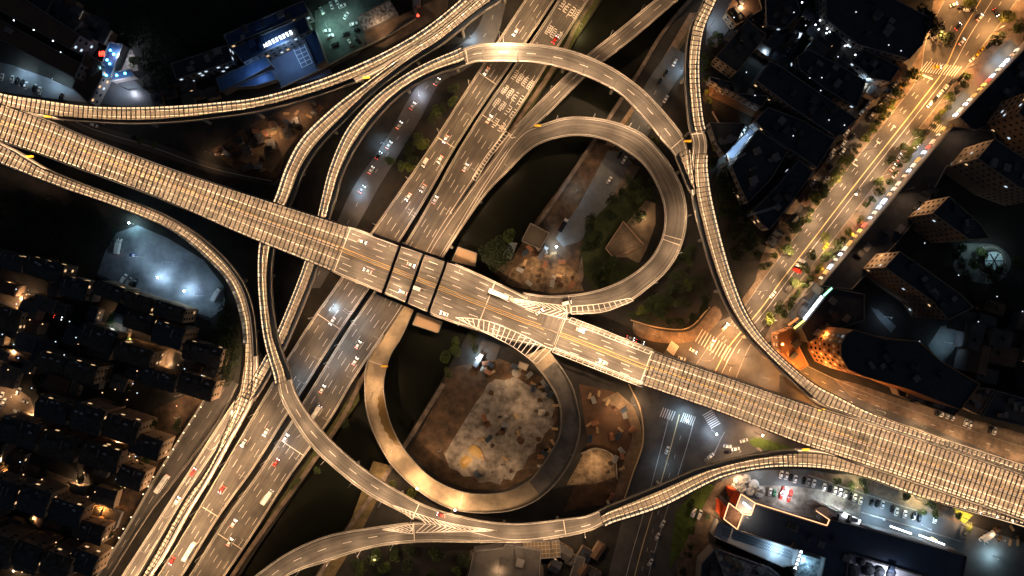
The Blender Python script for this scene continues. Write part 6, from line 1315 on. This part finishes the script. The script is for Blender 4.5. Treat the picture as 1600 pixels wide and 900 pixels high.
# debris on the building sites
def debris(lb, poly, n, seed):
    rr = random.Random(seed)
    for i, p in enumerate(sorted(scatter(poly, n, 6, rr), key=lambda t: t[0])):
        t = rr.random(); mb = MB(); a = rr.uniform(0, PI)
        if t < .4:
            nm, cat, m_ = 'rubble_heap', 'rubble heap', rr.choice((soil, conc, MATS['brown_earth'])); m = 9; r_ = rr.uniform(.9, 2.4); i0 = len(mb.v)
            for k in range(m): mb.v.append((r_*rr.uniform(.7,1.3)*math.cos(2*PI*k/m), r_*rr.uniform(.7,1.3)*math.sin(2*PI*k/m), 0))
            for k in range(m): mb.v.append((r_*.45*rr.uniform(.6,1.3)*math.cos(2*PI*k/m), r_*.45*rr.uniform(.6,1.3)*math.sin(2*PI*k/m), r_*rr.uniform(.35,.6)))
            mb.v.append((0,0,r_*.62))
            for k in range(m): mb.f.append((k,(k+1)%m,m+(k+1)%m,m+k)); mb.f.append((m+k,m+(k+1)%m,2*m))
        elif t < .75:
            nm, cat, m_ = 'timber_stack', 'timber stack', mat('timber', (.35,.24,.13), .8)
            for k in range(5): mb.bar((-1.8+rr.uniform(-.3,.3), -.6+.3*k, .15+.2*(k%2)), (1.8+rr.uniform(-.3,.3), -.6+.3*k, .15+.2*(k%2)), .24, .2)
        else:
            nm, cat, m_ = 'site_container', 'container', rr.choice((grey, steelb, mat('rust_container', (.2,.09,.05), .7))); mb.box(-2,2,-1.1,1.1,0,2.2)
            for k in range(9): mb.box(-1.95+.45*k,-1.8+.45*k,-1.16,1.16,.1,2.26)
        o = mb.build(nm, m_, origin=tuple(P(p[0],p[1],.42))); o.rotation_euler = (0,0,a); tag(o, '%s on %s, %s from the left' % (cat, lb, ordn(i)), cat, 'debris on '+lb)
debris('the earth around the pale slab', [(742,562),(790,562),(850,592),(872,640),(866,690),(840,738),(822,745),(868,662),(866,628),(802,588),(770,590)], 30, 21)
debris('the pale slab', [(706,712),(764,612),(802,600),(858,632),(860,664),(822,718),(790,746),(748,742)], 24, 22)
debris('the brown earth by the street', [(915,605),(965,620),(990,660),(985,720),(955,785),(905,770),(915,700)], 26, 23)
debris('the earth inside the tear-shaped loop', [(790,425),(842,360),(868,398),(905,430),(905,450),(860,452),(800,440)], 26, 24)
debris('the rubble below the upper ramps', [(335,240),(400,195),(450,175),(520,150),(480,205),(440,240),(420,270),(370,262)], 24, 25)
debris('the far corner by the mall street', [(1540,800),(1600,815),(1600,850),(1560,850)], 8, 26)
grove('tree between the roofs in the west', [(-10,440),(130,440),(300,525),(350,570),(340,620),(250,640),(60,600),(-10,590)], 12, 12, (1.8,3.2), (leaf3,leaf3,leaf))
grove('tree between the long blocks at lower left', [(-10,640),(100,670),(230,720),(180,830),(100,890),(-10,890)], 18, 13, (1.6,2.6), (leaf3,leaf))
grove('tree on the dark plots at upper right', [(1200,0),(1300,20),(1420,60),(1440,90),(1400,110),(1250,60),(1200,60)], 8, 14, (1.8,3), (leaf3,))
grove('tree south of the street by the plaza', [(1060,870),(1095,800),(1110,805),(1100,850),(1090,895),(1050,895)], 5, 10, (1.6,2.6), (leaf,leaf3))
# warm lamps scattered in the quarters
sl = scatter([(-5,430),(180,470),(330,560),(330,620),(220,720),(150,870),(60,895),(-5,895)], 44, 22, random.Random(31))
for i, p in enumerate(sorted(sl, key=lambda t: t[0])): lamp(Pg(p), i, 5, .6, 650 if i % 3 else 1800, WARM, 'dim warm lane lamp among the western blocks, %s from the left' % ordn(i), 'dim lane lamps in the west')
sl = scatter([(1330,20),(1440,60),(1400,110),(1330,100),(1210,10)], 8, 20, random.Random(32))
for i, p in enumerate(sorted(sl, key=lambda t: t[0])): lamp(Pg(p), i, 5, .6, 420, COOL, 'dim cool lamp in the upper right quarter, %s from the left' % ordn(i), 'dim lane lamps upper right')
# facade floodlights, added to brighten the tower walls
for i, (x, y, tx, ty, tz, pw, c, lb) in enumerate(((1335,385,1345,430,18,2600,WARM,'added floodlight mast facing the lower of the dark towers'),(1400,300,1405,345,18,2600,WARM,'added floodlight mast facing the tower north of the plaza'),(1475,205,1480,250,18,2200,WARM,'added floodlight mast facing the tower at the gap of the market hall'),
    (1245,590,1275,560,14,9000,AMBER,'added floodlight mast facing the rounded tower'),(1262,515,1290,535,18,1300,AMBER,'added floodlight mast north-west of the rounded tower'),(1330,612,1330,600,18,5000,AMBER,'added floodlight mast on the street side of the rounded tower'))):
    root = empty('added_floodlight_mast', tuple(Pg((x,y))), label=lb, cat='floodlight', group='added facade floodlights'); h = 16
    mb = MB(); mb.cyl((0,0), .2, 0, h, 8, .12); mb.build('mast', grey, root); mb = MB(); mb.box(-.6,.6,-.3,.3,h,h+.5); mb.build('lamp_head', grey, root)
    t = P(tx,ty,tz)-Vector(root.location); t = P(tx,ty,0)-Vector(root.location)+Vector((0,0,tz)); area(loc=(0,0,h-.3) if False else tuple(Vector((0,0,h))+t.normalized()*1.2), target=tuple(t), power=pw, col=c, size=1.2, parent=root)
# yellow crash cushions at the ramp noses
for (x, y, r, lb) in ((76,182,main,'yellow crash cushion at the nose of the upper left ramp'),(48,245,main,'yellow crash cushion at the nose of the lower left ramp'),(573,122,NW,'yellow crash cushion where the two enclosed ramps part near the top'),(1282,640,main,'yellow crash cushion at the nose of the right-hand ramp'),(1258,702,main,'yellow crash cushion at the nose of the lower right ramp'),(1074,221,D,'yellow crash cushion between ring ramp and right-hand ramp'),(840,197,H,'yellow crash cushion between loop ramp and straight ramp'),(601,572,J,'yellow barrier at the start of the unfinished ramp')):
    z = float(r.z[r.ipx((x,y))])+.1; root = empty('crash_cushion', tuple(P(x,y,z)), label=lb, cat='crash cushion', group='yellow crash cushions')
    for k in range(4): mb = MB(); mb.cyl((k*.95-1.4, 0), .45, 0, 1.0, 10); mb.build('barrel', mat('cushion_yellow', (.75,.45,.03), .5), root)
    mb = MB(); mb.box(-1.8, 1.9, -.5, .5, 1.0, 1.12); mb.build('cover', MATS['cushion_yellow'], root)
for o in bpy.data.objects:
    if o.get('label') and len(str(o['label']).split()) > 16: print('LONG', o['label'])
